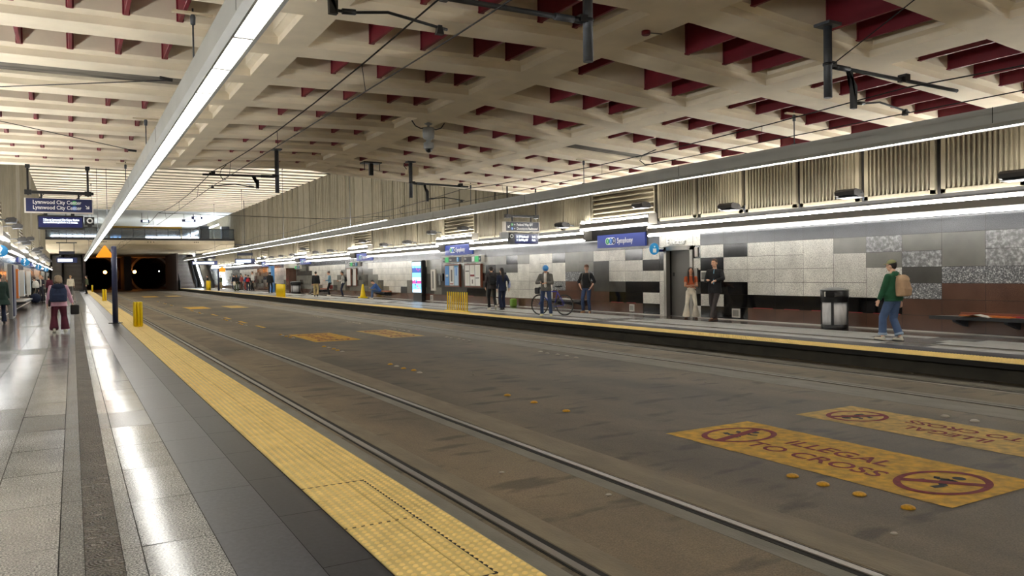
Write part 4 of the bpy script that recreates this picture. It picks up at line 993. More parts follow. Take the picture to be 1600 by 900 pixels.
# ================================================================== BENCHES, BINS, BOLLARDS
def bench(side, y0, y1, lab, z=.42, tiles=True, legs='arm'):
    X = lambda d: sx(WX-d, side)
    r = thing('bench', (X(.3), (y0+y1)/2, 0), lab, 'bench')
    q = MB(); q.prism([(X(.0), y1-.35), (X(.56), y1), (X(.56), y0), (X(.0), y0+.35)], 'z', z-.045, z); q.build('seat', 'steel', r)
    q = MB(); q.box(*sorted((X(.53), X(.565))), y0, y1, z-.07, z+.004); q.build('seat_edge', 'black_metal', r)
    n = max(3, int((y1-y0)/.9))
    for i in range(n):
        y = y0+.5+(y1-y0-1)*i/(n-1); q = MB(); q.prism([(X(.0), z-.25), (X(.0), z-.05), (X(.5), z-.05), (X(.46), z-.12)], 'y', y-.04, y+.04); q.build('bracket', 'pole_grey', r)
    if tiles:
        y = y1-.45; k = 0
        while y > y0+.6:
            w_ = random.choice((.3, .45, .6)); c = random.choice(('wood_orange', 'wood_orange', 'granite_floor_grey')) if y > y1-1.35 else random.choice(('tile_red', 'tile_red', 'wood_orange'))
            MB().box(*sorted((X(.06+.1*(k % 2)), X(.2+.12*(k % 3)))), y-w_, y, z, z+.02+.01*(k % 2)).build('inlay_tile', c, r); y -= w_*.8; k += 1
        q = MB(); q.box(*sorted((X(.0), X(.06))), y0+.4, y1-.4, z, z+.07); q.build('back_rail', 'brown_frame', r)
    return r
bench('right', 4.9, 10.15, 'wall bench at the right edge with orange and red inlaid tiles')
bench('right', 23.55, 26.2, 'black wall bench behind the bicycle, with papers on it', tiles=False)
bench('right', 44.1, 46.6, 'brown wall bench the hunched passenger in blue sits on')
bench('right', 57.3, 60.6, 'distant wall bench behind the man in khaki trousers')
bench('left', 43, 50, 'pale topped bench on the left wall beyond the pylon', z=.46, tiles=False)
bench('left', 60, 66, 'second pale topped bench farther along the left wall', z=.46, tiles=False)
for (a, b_) in ((44.6, 45.6), (47.3, 48.3)): pass
def paper(x, y, z, lab, rz=.3, w=.3, l=.42):
    q = MB(); M = Matrix.Translation((x, y, z)) @ Matrix.Rotation(rz, 4, 'Z')
    v = [Vector((a, b_, c)) for (a, b_, c) in ((-w/2, -l/2, .0), (w/2, -l/2, .0), (w/2, 0, .05), (-w/2, 0, .06), (w/2, l/2, .004), (-w/2, l/2, .0))]
    v2 = [p+Vector((0, 0, .004)) for p in v]
    q.add([M @ p for p in v+v2], [(3, 2, 1, 0), (5, 4, 2, 3), (6, 7, 8, 9), (9, 8, 10, 11), (0, 1, 7, 6), (4, 5, 11, 10)])
    return q.build('newspaper', 'paper', label=lab, cat='newspaper')
paper(16.4, 9.15, .421, 'open white newspaper lying on the bench at the right edge', .2, .45, .55)
paper(16.5, 25.0, .421, 'crumpled papers on the black bench behind the bicycle', .1, .4, .9)

def litter_bin(x, y, lab, s=1.0):
    r = thing('litter_bin', (x, y, 0), lab, 'bin')
    R = .31*s; n = 28
    MB().lathe([(R*.98, 0), (R, .01), (R, .11), (R*.97, .115)], (x, y, 0), n).build('base', 'black_plastic', r)
    MB().lathe([(R*.9, .11), (R*.92, .4), (R*.9, .66)], (x, y, 0), n).build('bag', 'bag_white', r)
    q = MB()
    for k in range(4):
        a = k*PI/2+.5; q.box(-.03, .03, -.012, .012, .1, .68, M=Matrix.Translation((x+R*.97*math.cos(a), y+R*.97*math.sin(a), 0)) @ Matrix.Rotation(a+PI/2, 4, 'Z'))
    q.build('upright', 'black_plastic', r)
    MB().lathe([(R*1.0, .66), (R*1.02, .67), (R*1.02, .74), (R*1.05, .76), (R*1.05, .95)], (x, y, 0), n).build('hood', 'black_plastic', r)
    MB().lathe([(R*1.08, .95), (R*1.08, .965), (R*.7, 1.0), (R*.1, 1.02)], (x, y, 0), n).build('lid', 'grey_plastic', r)
    a = PI+.35; q = MB(); q.box(-.1, .1, -.02, .02, .79, .91, M=Matrix.Translation((x+R*1.05*math.cos(a), y+R*1.05*math.sin(a), 0)) @ Matrix.Rotation(a+PI/2, 4, 'Z')); q.build('opening', 'dark_gap', r)
    q = MB(); a = PI+.0; q.box(-.015, .015, -.026, .0, .8, .92, M=Matrix.Translation((x+R*1.05*math.cos(a), y+R*1.05*math.sin(a), 0)) @ Matrix.Rotation(a+PI/2, 4, 'Z')); q.build('label_strip', 'sign_edge', r)
litter_bin(16.2, 12.46, 'black litter bin with a white bag, right of the elevator couple')
litter_bin(16.4, 65.7, 'distant black litter bin near the stone pier on the far platform', 1.35)
litter_bin(15.6, 88, 'black litter bin farthest away on the far platform', 1.2)

def post(x, y, z1, r_, n=14, top=.0):
    q = MB(); q.lathe([(r_, 0), (r_, z1-.02), (r_*.8, z1)], (x, y, 0), n); return q
def barrier(side, y0, n, pitch, lab, h=.76, w=.035, base=True, x=None, dx=(0,)):
    X = (lambda d: d) if side == 'left' else (lambda d: 14.4-d); xx = X(1.72) if x is None else x
    r = thing('yellow_barrier', (xx, y0, 0), lab, 'barrier')
    if base:
        MB().bbox(xx-.1, xx+.1, y0-.1, y0+(n-1)*pitch+.1, .002, .035, .01).build('base_plate', 'bollard_yellow', r)
    for i in range(n):
        y = y0+i*pitch
        for d_ in dx: q = MB(); q.lathe([(w, .02), (w, h-.03), (w*.8, h), (w*.3, h+.004)], (xx+d_, y, 0), 12); q.build('post', 'bollard_yellow', r)
    return r
barrier('left', 26.05, 3, .13, 'closely set yellow flexible posts beside the navy pole on the near platform edge', w=.042, x=1.72, dx=(-.085, 0, .085))
barrier('left', 57.8, 2, .14, 'yellow posts second along the near platform edge', w=.06, x=1.82, dx=(-.07, .07))
barrier('left', 97.5, 2, .2, 'yellow post farthest along the near platform edge', w=.09, x=1.9)
barrier('right', 26.45, 10, .195, 'yellow fence of ten flexible posts on the far platform edge', w=.026, x=13.1, base=True)
barrier('right', 54.3, 12, .19, 'yellow block of posts on the far platform edge in the middle distance', w=.085, x=12.75, h=.9)
barrier('right', 91.5, 8, .25, 'most distant yellow block of posts on the far platform edge', w=.12, x=13.3, h=1.05)
r = thing('warning_cone', (16.35, 48.2, 0), 'tall yellow floor cone left of the seated passenger in blue', 'cone')
MB().prism([(-.24, -.24), (.24, -.24), (.24, .24), (-.24, .24)], 'z', 0, .05, M=Matrix.Translation((16.35, 48.2, 0))).build('base', 'bollard_yellow', r)
MB().lathe([(.2, .04), (.16, .2), (.1, .6), (.06, .84), (.04, .87)], (16.35, 48.2, 0), 16).build('cone', 'bollard_yellow', r)
r = thing('green_bag', (16.65, 29.1, 0), 'green recycling bag standing by the wall beside the walking couple', 'bag')
mat('bag_green', rgb(110, 150, 50), .6); MB().bbox(16.55, 16.8, 29.0, 29.25, 0, .36, .04).build('bag', 'bag_green', r)

# navy post with the orange triangle
r = thing('sign_post', (1.21, 28.7, 0), 'navy post with an orange triangle sign on the near platform', 'post')
MB().lathe([(.085, .02), (.085, 2.52), (.07, 2.55), (.02, 2.56)], (1.21, 28.7, 0), 18).build('pole', 'navy_post', r)
MB().prism([(1.21+.24*math.cos(PI/6*i*2+PI/6), 28.7+.18*math.sin(PI/6*i*2+PI/6)) for i in range(6)], 'z', 0, .022).build('base_plate', 'black_metal', r)
q = MB(); c = (.955, 2.34)
q.prism([(c[0]-.27, c[1]-.13), (c[0]-.255, c[1]-.155), (c[0]+.235, c[1]-.155), (c[0]+.25, c[1]-.13), (c[0]+.01, c[1]+.235), (c[0]-.03, c[1]+.235)], 'y', 28.66, 28.69); q.build('triangle', 'orange_sign', r)
r = thing('sign_post', (13.6, 87.3, 0), 'distant brown post with an orange sign on the far platform', 'post')
MB().lathe([(.1, 0), (.1, 2.4)], (13.6, 87.3, 0), 12).build('pole', 'navy_post', r); MB().prism([(13.7, 2.0), (14.3, 2.0), (14.3, 2.4), (14.0, 2.55), (13.7, 2.4)], 'y', 87.25, 87.3).build('panel', 'orange_sign', r)

# ================================================================== ROAD MARKINGS
def prohibit(c, rx, ry, parent, flip, bar):
    cx, cy = c; n = 48; q = MB(); z = ROAD+.006
    for i in range(n):
        a, b_ = 2*PI*i/n, 2*PI*(i+1)/n
        P = lambda t, k: (cx+rx*k*math.cos(t), cy+ry*k*math.sin(t), z)
        q.add([P(a, .84), P(a, 1), P(b_, 1), P(b_, .84)], [(0, 1, 2, 3)])
    t = bar; d = Vector((rx*math.cos(t), ry*math.sin(t), 0))*.86; w = Vector((-math.sin(t)*rx, math.cos(t)*ry, 0)).normalized()*.05; o = Vector((cx, cy, z))
    q.add([o-d-w, o+d-w, o+d+w, o-d+w], [(0, 1, 2, 3)])
    q.build('prohibition_ring', 'paint_red', parent)
    k = MB(); z2 = ROAD+.0045; f = -1 if flip else 1
    def seg(pts, w0):
        for a, b_ in zip(pts, pts[1:]):
            A = Vector((cx+a[1]*rx*f, cy-a[0]*ry*f, z2)); B = Vector((cx+b_[1]*rx*f, cy-b_[0]*ry*f, z2)); n_ = (B-A).cross(Vector((0, 0, 1))).normalized()*w0
            k.add([A-n_, B-n_, B+n_, A+n_], [(0, 1, 2, 3)])
    seg([(-.05, .3), (.02, -.05)], .05); seg([(.02, -.05), (.2, -.2), (.1, -.45)], .032); seg([(.0, -.05), (-.25, -.18), (-.5, -.1)], .032)
    seg([(-.04, .28), (.22, .2), (.4, .3)], .024); seg([(-.06, .3), (-.28, .15), (-.4, .3)], .024)
    hx, hy = cx+.5*rx*f, cy-.02*ry*f
    k.add([(hx+.055*math.cos(2*PI*i/12), hy+.055*math.sin(2*PI*i/12), z2) for i in range(12)], [list(range(12))])
    k.build('running_figure', 'paint_black', parent)
def marking(x0, x1, y0, y1, lab, flip, detail, pale, group=None):
    r = thing('road_marking', ((x0+x1)/2, (y0+y1)/2, ROAD), lab, 'road marking', group=group)
    q = MB(); n = 40
    e = lambda i, s_: random.uniform(-.008, .008)
    vb = [(x0+e(i, 0), y0+(y1-y0)*i/n, ROAD+.0035) for i in range(n+1)]; vt = [(x1+e(i, 0), y0+(y1-y0)*i/n, ROAD+.0035) for i in range(n+1)]
    q.add(vb+vt, [(i, n+1+i, n+2+i, i+1) for i in range(n)]); q.build('painted_panel', 'paint_yellow_pale' if pale else 'paint_yellow', r)
    if not detail: return r
    cx = (x0+x1)/2; L_ = y1-y0
    ry = .5*L_*.27*.55; rx = (x1-x0)*.36
    prohibit((cx-.02, y1-.50), rx, .34, r, flip, .3 if not flip else 2.6)
    prohibit((cx-.02, y0+.45), rx, .34, r, flip, 2.1)
    rt, up = ((0, -1, 0), (1, 0, 0)) if not flip else ((0, 1, 0), (-1, 0, 0))
    f = 1 if not flip else -1; yc = (y0+y1)/2+.0
    s_ = .315*(x1-x0)/1.27
    for t_, dx, sxx in (('ILLEGAL', .05, 1.0), ('TO CROSS', -.33, 1.0)):
        text(t_, s_, 'paint_red', r, (cx+f*dx*(x1-x0)/1.27, yc, ROAD+.0055), rt, up, align='CENTER', ext=.0005, sx=1.02, bold=.003)
    return r
marking(5.79, 7.08, 3.42, 6.68, 'nearest yellow painted panel reading ILLEGAL TO CROSS', False, True, False)
marking(7.9, 8.98, 3.3, 6.66, 'paler upside-down ILLEGAL TO CROSS panel behind the nearest one', True, True, True)
marking(5.79, 7.1, 21.1, 24.3, 'bright yellow painted panel in the middle distance on the nearer side', False, True, False)
marking(8.0, 9.06, 21.1, 24.4, 'paler yellow painted panel in the middle distance on the farther side', True, True, True)
marking(5.8, 7.0, 47.5, 51, 'third yellow painted panel away on the nearer side', False, False, False)
marking(8.0, 9.0, 47.0, 50.8, 'third yellow painted panel away on the farther side', True, False, True)
marking(5.8, 7.1, 79.5, 84, 'most distant yellow painted panel on the nearer side', False, False, False)
marking(7.9, 9.1, 79.5, 84, 'most distant yellow painted panel on the farther side', True, False, True)
for (y0, y1) in ((28.3, 29.6), (31.5, 33.0), (35, 36.5), (38.6, 40.3)):
    MB().box(5.86, 5.98, y0, y1, ROAD, ROAD+.004).build('lane_dash', 'paint_yellow', label='short worn yellow dash on the roadway between the distant button rows', cat='road marking', group='worn yellow dashes')
bt = MB().lathe([(.055, 0), (.05, .012), (.03, .022), (.008, .026)], (0, 0, 0), 14).mesh(['button_yellow'], name='b1')
bw = MB().lathe([(.055, 0), (.05, .012), (.03, .022), (.008, .026)], (0, 0, 0), 14).mesh(['button_white'], name='b2')
def button(x, y, me, lab, g):
    o = bpy.data.objects.new('road_button', me); C.objects.link(o); o.location = (x, y, ROAD+.001); tag(o, lab, 'road button', g)
for i, y in enumerate((4.69, 4.37, 4.02, 3.6)): button(5.52, y, bt, 'domed yellow road button in the row right beside the nearest painted panel', 'buttons beside the nearest painted panel')
for y in (10.07, 9.3, 8.48): button(5.64, y, bt, 'domed yellow road button in the row of three in the open roadway', 'three buttons in open roadway')
for g0, n_ in ((13.3, 5), (18.05, 5), (22.9, 5), (30, 4), (33.3, 4), (41, 4), (44, 4), (54, 4), (58, 4), (63, 4)):
    for i in range(n_): button(5.6+random.uniform(-.03, .03), g0+i*.4*(1 if g0 < 30 else 1.6), bt if i % 3 else bw, 'small road button in a distant row on the nearer side of the roadway', 'distant buttons on the nearer side')
for g0, n_ in ((13.6, 5), (18.7, 5), (23.1, 5), (27.9, 5), (33, 4)):
    for i in range(n_): button(9.33+random.uniform(-.03, .03), g0+i*.38, bw, 'pale road button in a row on the farther side of the roadway', 'buttons on the farther side')
for y in (5.56, 5.2): button(8.97+.3, y, bw, 'pale road button behind the upside-down painted panel', 'buttons behind the upside-down panel')
dbw = MB().ell((0, 0, 0), (.03, .025, .008), 8).mesh(['button_white'], name='chip')
for i, (x, y) in enumerate(((12.55, 8.1), (12.5, 9.9), (12.5, 6.9), (4.9, 3.3), (6.3, 12.5), (9.0, 9.4), (3.4, 6.2), (3.8, 5.1))):
    o = bpy.data.objects.new('litter_scrap', dbw); C.objects.link(o); o.location = (x, y, ROAD+.006); tag(o, 'tiny pale scrap lying on the roadway', 'litter', 'scraps on the roadway')

# ================================================================== FAR END: STAIRS, ESCALATOR, RAILINGS, MEZZANINE
def stairs(x0, x1, ys, n, rise, run, matn, lab, name='stairs', lit=False):
    r = thing(name, ((x0+x1)/2, ys, 0), lab, name)
    q = MB()
    for i in range(n): q.box(x0, x1, ys+i*run, ys+(i+1)*run+.02, 0, (i+1)*rise-.02, 0); q.box(x0, x1, ys+i*run-.02, ys+(i+1)*run, (i+1)*rise-.03, (i+1)*rise, 1)
    q.build('steps', matn, r)
    for x in (x0+.03, x1-.03):
        H = n*rise; Lh = n*run
        q = MB(); q.prism([(ys-.6, 0), (ys-.6, .95), (ys, 1.0), (ys+Lh, H+1.0), (ys+Lh, H), (ys, 0)], 'x', x-.03, x+.03)
        q.build('balustrade', 'lamp_mezz' if lit else 'pole_grey', r)
        q = MB(); q.tube([(x, ys-.7, .95), (x, ys, 1.05), (x, ys+Lh, H+1.05)], .05, 6); q.build('handrail', 'black_metal', r)
    return r
stairs(-1.0, 1.15, 112, 30, .165, .3, ['tunnel_pier', 'steel'], 'dark staircase at the end of the near platform')
stairs(-2.35, -1.1, 112, 30, .165, .3, ['steel_dark', 'steel'], 'grey escalator at the far end of the near platform', 'escalator')
stairs(12.5, 14.6, 112, 30, .165, .3, ['tunnel_pier', 'steel'], 'dark staircase at the end of the far platform left of the lit escalator')
stairs(14.9, 16.2, 108, 30, .165, .3, ['steel', 'steel_dark'], 'escalator with bright white sides at the end of the far platform', 'escalator', lit=False)
for x in (14.85, 16.25):
    q = MB(); q.prism([(108, .3), (108, .55), (117, 5.2), (117, 4.95)], 'x', x-.04, x+.04); q.build('escalator_light', 'lamp_mezz', label='bright light strip along the %s side of the distant escalator' % ('left' if x < 15 else 'right'), cat='light')
# hanging signs at the far end
for (x, y, z, w, lab) in ((-.4, 84, 3.0, 1.7, 'distant lit blue sign hanging over the near platform'), (15.0, 80, 2.75, 1.9, 'distant lit blue sign hanging over the far platform'), (14.6, 104, 3.0, 3.0, 'distant small sign in front of the escalators')):
    r = thing('hanging_sign', (x, y, z), lab, 'sign')
    MB().box(x-w/2, x+w/2, y-.06, y+.06, z, z+.5).build('case', 'navy_sign', r)
    MB().box(x-w/2+.1, x+w/2-.4, y-.07, y-.06, z+.12, z+.38).build('lettering_panel', 'screen_text', r)
    MB().box(x-w/2+.2, x+w/2-.2, y-.05, y+.05, z+.8, z+1.1).build('upper_board', 'navy_sign_dark', r)
    q = MB(); zt = 4.75 if y > 96 else 9.06
    for dx in (-w*.35, w*.35): q.tube([(x+dx, y, z+.4), (x+dx, y, zt if y > 96 else z+1.9)], .03, 6)
    q.box(x-w/2, x+w/2, y-.04, y+.04, z+1.85, z+1.95)
    q.tube([(x, y, z+1.9), (x, y, zt)], .03, 6)
    q.build('hanger_rod', 'black_metal', r)
# mezzanine railing with glass
r = thing('mezzanine_railing', (7.2, 96, 5.98), 'glass railing with dark posts along the mezzanine edge', 'railing')
q = MB(); q.box(-2.45, 16.85, 96.0, 96.03, 6.02, 7.02); q.build('glass', 'glass_rail', r)
q = MB(); q.box(-2.45, 16.85, 95.98, 96.05, 7.02, 7.09); q.build('top_rail', 'black_metal', r)
for i in range(17):
    x = -2.3+i*1.19; MB().box(x-.03, x+.03, 95.98, 96.06, 5.98, 7.05).build('post', 'black_metal', r)
mat('beam_yellow', rgb(206, 160, 56), .5)
MB().box(3.9, 12.0, 104, 104.4, 7.35, 7.75).build('yellow_beam', 'beam_yellow', label='yellow beam spanning over the mezzanine', cat='beam')
for x in (3.95, 11.95): MB().box(x-.1, x+.1, 104.1, 104.3, 5.7, 7.4).build('post', 'beam_yellow', bpy.data.objects['yellow_beam'])
mat('art_blue', rgb(120, 160, 210), .5, emit=rgb(140, 180, 225), es=1.0); mat('art_mix', rgb(60, 80, 170), .5, emit=rgb(60, 80, 170), es=.8)
r = thing('mural_panel', (5, 118, 6), 'bright blue and white display behind the mezzanine glass', 'display')
MB().box(3.3, 10.6, 117.9, 118.1, 5.8, 7.3).build('backing', 'grey_plastic', r)
for i in range(26):
    q = MB(); x = random.uniform(3.5, 10.3); q.ell((x, 117.85, random.uniform(6.0, 7.1)), (random.uniform(.12, .4), .04, random.uniform(.12, .35)), 10); q.build('shape', random.choice(['art_blue', 'art_blue', 'art_mix', 'beam_yellow', 'white_plastic', 'black_metal']), r)
for (x, w) in ((13.4, 1.1), (15.9, .9)): MB().box(x, x+w, 99, 100, 5.75, 7.6).build('mezzanine_column', 'pole_grey', label='dark column on the mezzanine, %s one' % ('left' if x < 14 else 'right'), cat='column')
for (x, z, w, t_) in ((7.4, 7.85, .9, ''), (12.1, 8.0, 1.5, ''), (13.0, 8.35, 1.2, '')):
    r = thing('mezzanine_sign', (x, 98, z), 'small lit sign hanging above the mezzanine, %s one' % ({7.4: 'left', 12.1: 'lower right', 13.0: 'upper right'}[x]), 'sign')
    MB().box(x-w/2, x+w/2, 97.95, 98.05, z, z+.3).build('case', 'navy_sign', r); MB().box(x-w/4, x+w/3, 97.93, 97.95, z+.06, z+.24).build('lettering_panel', 'screen_text', r)
    MB().tube([(x-w*.35, 98, z+.3), (x-w*.35, 98, 8.95)], .02, 5).tube([(x+w*.35, 98, z+.3), (x+w*.35, 98, 8.95)], .02, 5).build('hanger_rod', 'black_metal', r)
# ================================================================== PEOPLE
def remesh(mb, voxel, it=3, m=None, fac=.5):
    me = bpy.data.meshes.new('r'); me.from_pydata(mb.v, [], mb.f); me.update()
    o = bpy.data.objects.new('r', me); C.objects.link(o)
    a = o.modifiers.new('a', 'REMESH'); a.mode = 'VOXEL'; a.voxel_size = voxel; a.use_smooth_shade = True
    if it: b_ = o.modifiers.new('b', 'SMOOTH'); b_.factor = fac; b_.iterations = it
    bpy.context.view_layer.update()
    out = bpy.data.meshes.new_from_object(o.evaluated_get(bpy.context.evaluated_depsgraph_get()))
    bpy.data.objects.remove(o); bpy.data.meshes.remove(me)
    out.polygons.foreach_set('use_smooth', [True]*len(out.polygons))
    if m: out.materials.clear(); out.materials.append(MATS[m] if isinstance(m, str) else m)
    return out
def link(name, me, parent, label=None):
    o = bpy.data.objects.new(name, me); C.objects.link(o); o.parent = parent
    if label: o['label'] = label
    return o
def cap(mb, a, b_, r0, r1, n=12, flat=False):
    a, b_ = Vector(a), Vector(b_); d = (b_-a)
    if d.length < 1e-5: return
    d.normalize()
    p = [a-d*r0, a-d*r0*.8, a-d*r0*.4, a, (a+b_)/2, b_]; r = [r0*.05, r0*.6, r0*.92, r0, (r0+r1)/2, r1]
    if not flat: p += [b_+d*r1*.4, b_+d*r1*.8, b_+d*r1]; r += [r1*.92, r1*.6, r1*.05]
    mb.tube(p, r, n)
def loft(mb, T, rings, n=20, k=1.0):
    base = len(mb.v)
    for (z, rx, ry, yo) in rings:
        for i in range(n):
            t = 2*PI*i/n; c, s_ = math.cos(t), math.sin(t)
            x = rx*k*math.copysign(abs(c)**.85, c); y = ry*k*math.copysign(abs(s_)**.85, s_)
            mb.v.append(tuple(T(x, y+yo, z)))
    m_ = len(rings)
    for j in range(m_-1):
        for i in range(n): mb.f.append([base+j*n+i, base+j*n+(i+1) % n, base+(j+1)*n+(i+1) % n, base+(j+1)*n+i]); mb.m.append(0); mb.t.append(1.0); mb.sm.append(True)
    mb.f.append([base+i for i in range(n)][::-1]); mb.m.append(0); mb.t.append(1.0); mb.sm.append(True)
    mb.f.append([base+(m_-1)*n+i for i in range(n)]); mb.m.append(0); mb.t.append(1.0); mb.sm.append(True)
def ik(a, b_, l1, l2, hint):
    a, b_ = Vector(a), Vector(b_); d = b_-a; D = min(d.length, (l1+l2)*.998); dn = d.normalized(); b2 = a+dn*D
    x = (l1*l1-l2*l2+D*D)/(2*D); h = math.sqrt(max(l1*l1-x*x, 0)); hv = Vector(hint); hv -= dn*hv.dot(dn)
    hv.normalize(); return a+dn*x+hv*h, b2
def cloth(name, c, fold=.5, var=.12, sc=7, rough=.85):
    return mat('cloth_'+name, c, rough, var=var, scale=sc, bump=fold, bscale=9)
def skin(name, c): return mat('skin_'+name, c, .5, var=.04, scale=8)
cloth('dark', rgb(30, 31, 34)); mat('eye_white', rgb(220, 215, 205), .4); mat('eye_dark', rgb(30, 22, 18), .3); mat('lip', rgb(150, 84, 76), .5)
class P: pass
def person(pos, rz, h, label, sk, top, bottom, shoes, hair, pose=None, near=False, hat=None, glasses=False, group=None):
    """pose keys: lean, hipz, feet [(x,y,z,yaw,pitch)]*2 (left,right), hands [(x,y,z)]*2, head (yaw,pitch), elbow hints"""
    pose = pose or {}; s = h/1.75
    root = thing('person', (pos[0], pos[1], pos[2] if len(pos) > 2 else 0.0), label, 'person', rz, group)
    vx = .0085 if near else .0125
    lean = math.radians(pose.get('lean', 2)); w = pose.get('w', 1.0); hz = pose.get('hipz', .925)*s; tw = math.radians(pose.get('twist', 0))
    hip = Vector((0, pose.get('hipy', 0)*s, hz)); R_ = Matrix.Rotation(tw, 3, 'Z') @ Matrix.Rotation(-lean, 3, 'X')
    T = lambda x, y, z: hip+R_ @ (Vector((x, y, z))*s)
    feet = pose.get('feet', [(-.11, .0, 0, 8, 0), (.11, .03, 0, -8, 0)]); hands = pose.get('hands', [(-.26, .06, .80), (.26, .06, .80)])
    hw = .088
    Hy, Hp = [math.radians(a) for a in pose.get('head', (0, 0))]
    nb = T(0, -.005, .50); HM = (Matrix.Rotation(tw, 3, 'Z') @ Matrix.Rotation(-lean*.4, 3, 'X') @ Matrix.Rotation(Hy, 3, 'Z') @ Matrix.Rotation(-Hp, 3, 'X'))
    pivot = T(0, .0, .575); Hc = pivot+HM @ (Vector((0, .025, .10))*s)
    Hd = lambda x, y, z: Hc+HM @ (Vector((x, y, z))*s)
    body = MB()
    trs = [(-.1, .14, .1, 0), (0, .15, .105, 0), (.12, .125, .09, .005), (.25, .14, .098, .005), (.38, .16, .1, 0), (.46, .135, .08, -.005), (.51, .07, .06, -.01), (.54, .05, .05, -.005)]
    loft(body, T, trs, k=s*.95*w)
    cap(body, nb, pivot+HM @ Vector((0, .0, .03))*s, .052*s, .05*s)
    E3 = HM.to_3x3()
    def he(c, r): body.ell(Hd(*c), tuple(q*s for q in r), 18, M=E3)
    he((0, -.012, .02), (.076, .094, .098)); he((0, .022, -.045), (.056, .066, .066)); he((0, .05, -.085), (.03, .028, .026)); he((0, .078, .03), (.05, .02, .03))
    cap(body, Hd(0, .086, .02), Hd(0, .106, -.022), .009*s, .014*s, 8); he((-.037, .07, -.02), (.02, .018, .022)); he((.037, .07, -.02), (.02, .018, .022))
    he((-.077, -.008, -.005), (.012, .02, .032)); he((.077, -.008, -.005), (.012, .02, .032)); he((0, .083, -.056), (.024, .013, .012))
    joints = {}
    for i, sd in ((0, -1), (1, 1)):
        fx, fy, fz, yaw, pit = feet[i]; a = math.radians(yaw); fd = Vector((-math.sin(a), math.cos(a), 0)); pr = math.radians(pit)
        heel = Vector((fx, fy, fz)); up = Vector((0, 0, 1))
        fdir = fd*math.cos(pr)-up*math.sin(pr); fup = up*math.cos(pr)+fd*math.sin(pr)
        ank = heel+fup*.085*s+fdir*.01*s
        hj = T(sd*hw, 0, -.02); kn, ank2 = ik(hj, ank, .435*s, .42*s, Vector(pose.get('knee', (sd*.12, 1, .1))))
        joints[i] = (hj, kn, ank2, heel, fdir, fup)
        cap(body, hj, kn, .066*s, .045*s); cap(body, kn, ank2, .043*s, .032*s)
        cap(body, heel+fup*.035*s-fdir*.02*s, heel+fup*.03*s+fdir*.14*s, .03*s, .028*s, 8)
        sh = T(sd*.172*w, -.005, .445); el, wr = ik(sh, Vector(hands[i])*s if not isinstance(hands[i], Vector) else hands[i], .285*s, .245*s, Vector(pose.get('elbow', (sd*.5, -1, -.4)) if not isinstance(pose.get('elbow'), list) else pose['elbow'][i]))
        joints[2+i] = (sh, el, wr)
        cap(body, sh, el, .045*s, .036*s); cap(body, el, wr, .037*s, .025*s)
        # hand: palm, four fingers of different length, thumb from the side
        fa = (wr-el).normalized(); side_ = Vector((0, 0, 1)).cross(fa); side_ = side_.normalized() if side_.length > .1 else Vector((0, 1, 0))
        if abs(fa.z) > .75: side_ = Vector((0, 1, 0))-fa*fa.y; side_.normalize()
        pn = fa.cross(side_).normalized()
        if pn.dot(Vector((-sd, 0, 0))) < 0 and abs(fa.z) > .6: pn = -pn
        if abs(fa.z) <= .6 and pn.z > 0: pn = -pn
        pc = wr+fa*.045*s
        Mh = Matrix((side_, fa, pn)).transposed()
        body.ell(pc, (.04*s, .052*s, .017*s), 12, M=Mh)
        curl = pose.get('curl', .5)
        for k, (off, ln) in enumerate(((-.028, .062), (-.01, .072), (.01, .068), (.027, .054))):
            b0 = wr+fa*.082*s-side_*off*s; d1 = (fa+pn*curl*.5).normalized(); d2 = (fa*(1-curl*.6)+pn*curl*1.2).normalized()
            b1 = b0+d1*ln*.55*s; b2 = b1+d2*ln*.5*s
            cap(body, b0-fa*.02*s, b1, .0098*s, .0092*s, 8); cap(body, b1, b2, .0092*s, .0078*s, 8)
        t0 = wr+fa*.03*s+side_*.028*s; t1 = t0+(side_*.75+fa*.5+pn*.3).normalized()*.036*s; t2 = t1+(fa*.8+side_*.2+pn*.4).normalized()*.03*s
        cap(body, t0, t1, .0125*s, .011*s, 8); cap(body, t1, t2, .011*s, .009*s, 8)
    me = remesh(body, vx, 2, sk)
    # facial details joined into the same mesh
    f = MB()
    for sd in (-1, 1):
        f.ell(Hd(sd*.031, .083, .012), (.0125*s, .006*s, .0065*s), 8, 1, E3); f.ell(Hd(sd*.031, .0885, .012), (.006*s, .004*s, .006*s), 8, 2, E3)
        f.tube([Hd(sd*.05, .079, .032), Hd(sd*.032, .090, .037), Hd(sd*.014, .091, .034)], .0032*s, 5, 2)
    f.ell(Hd(0, .0945, -.052), (.019*s, .005*s, .0055*s), 8, 3, E3)
    import bmesh
    bm = bmesh.new(); bm.from_mesh(me); fm = f.mesh([sk, 'eye_white', 'eye_dark', 'lip']); bm.from_mesh(fm)
    me.materials.clear()
    for m_ in (sk, 'eye_white', 'eye_dark', 'lip'): me.materials.append(MATS[m_])
    bm.to_mesh(me); bm.free()
    bo = link('body', me, root)
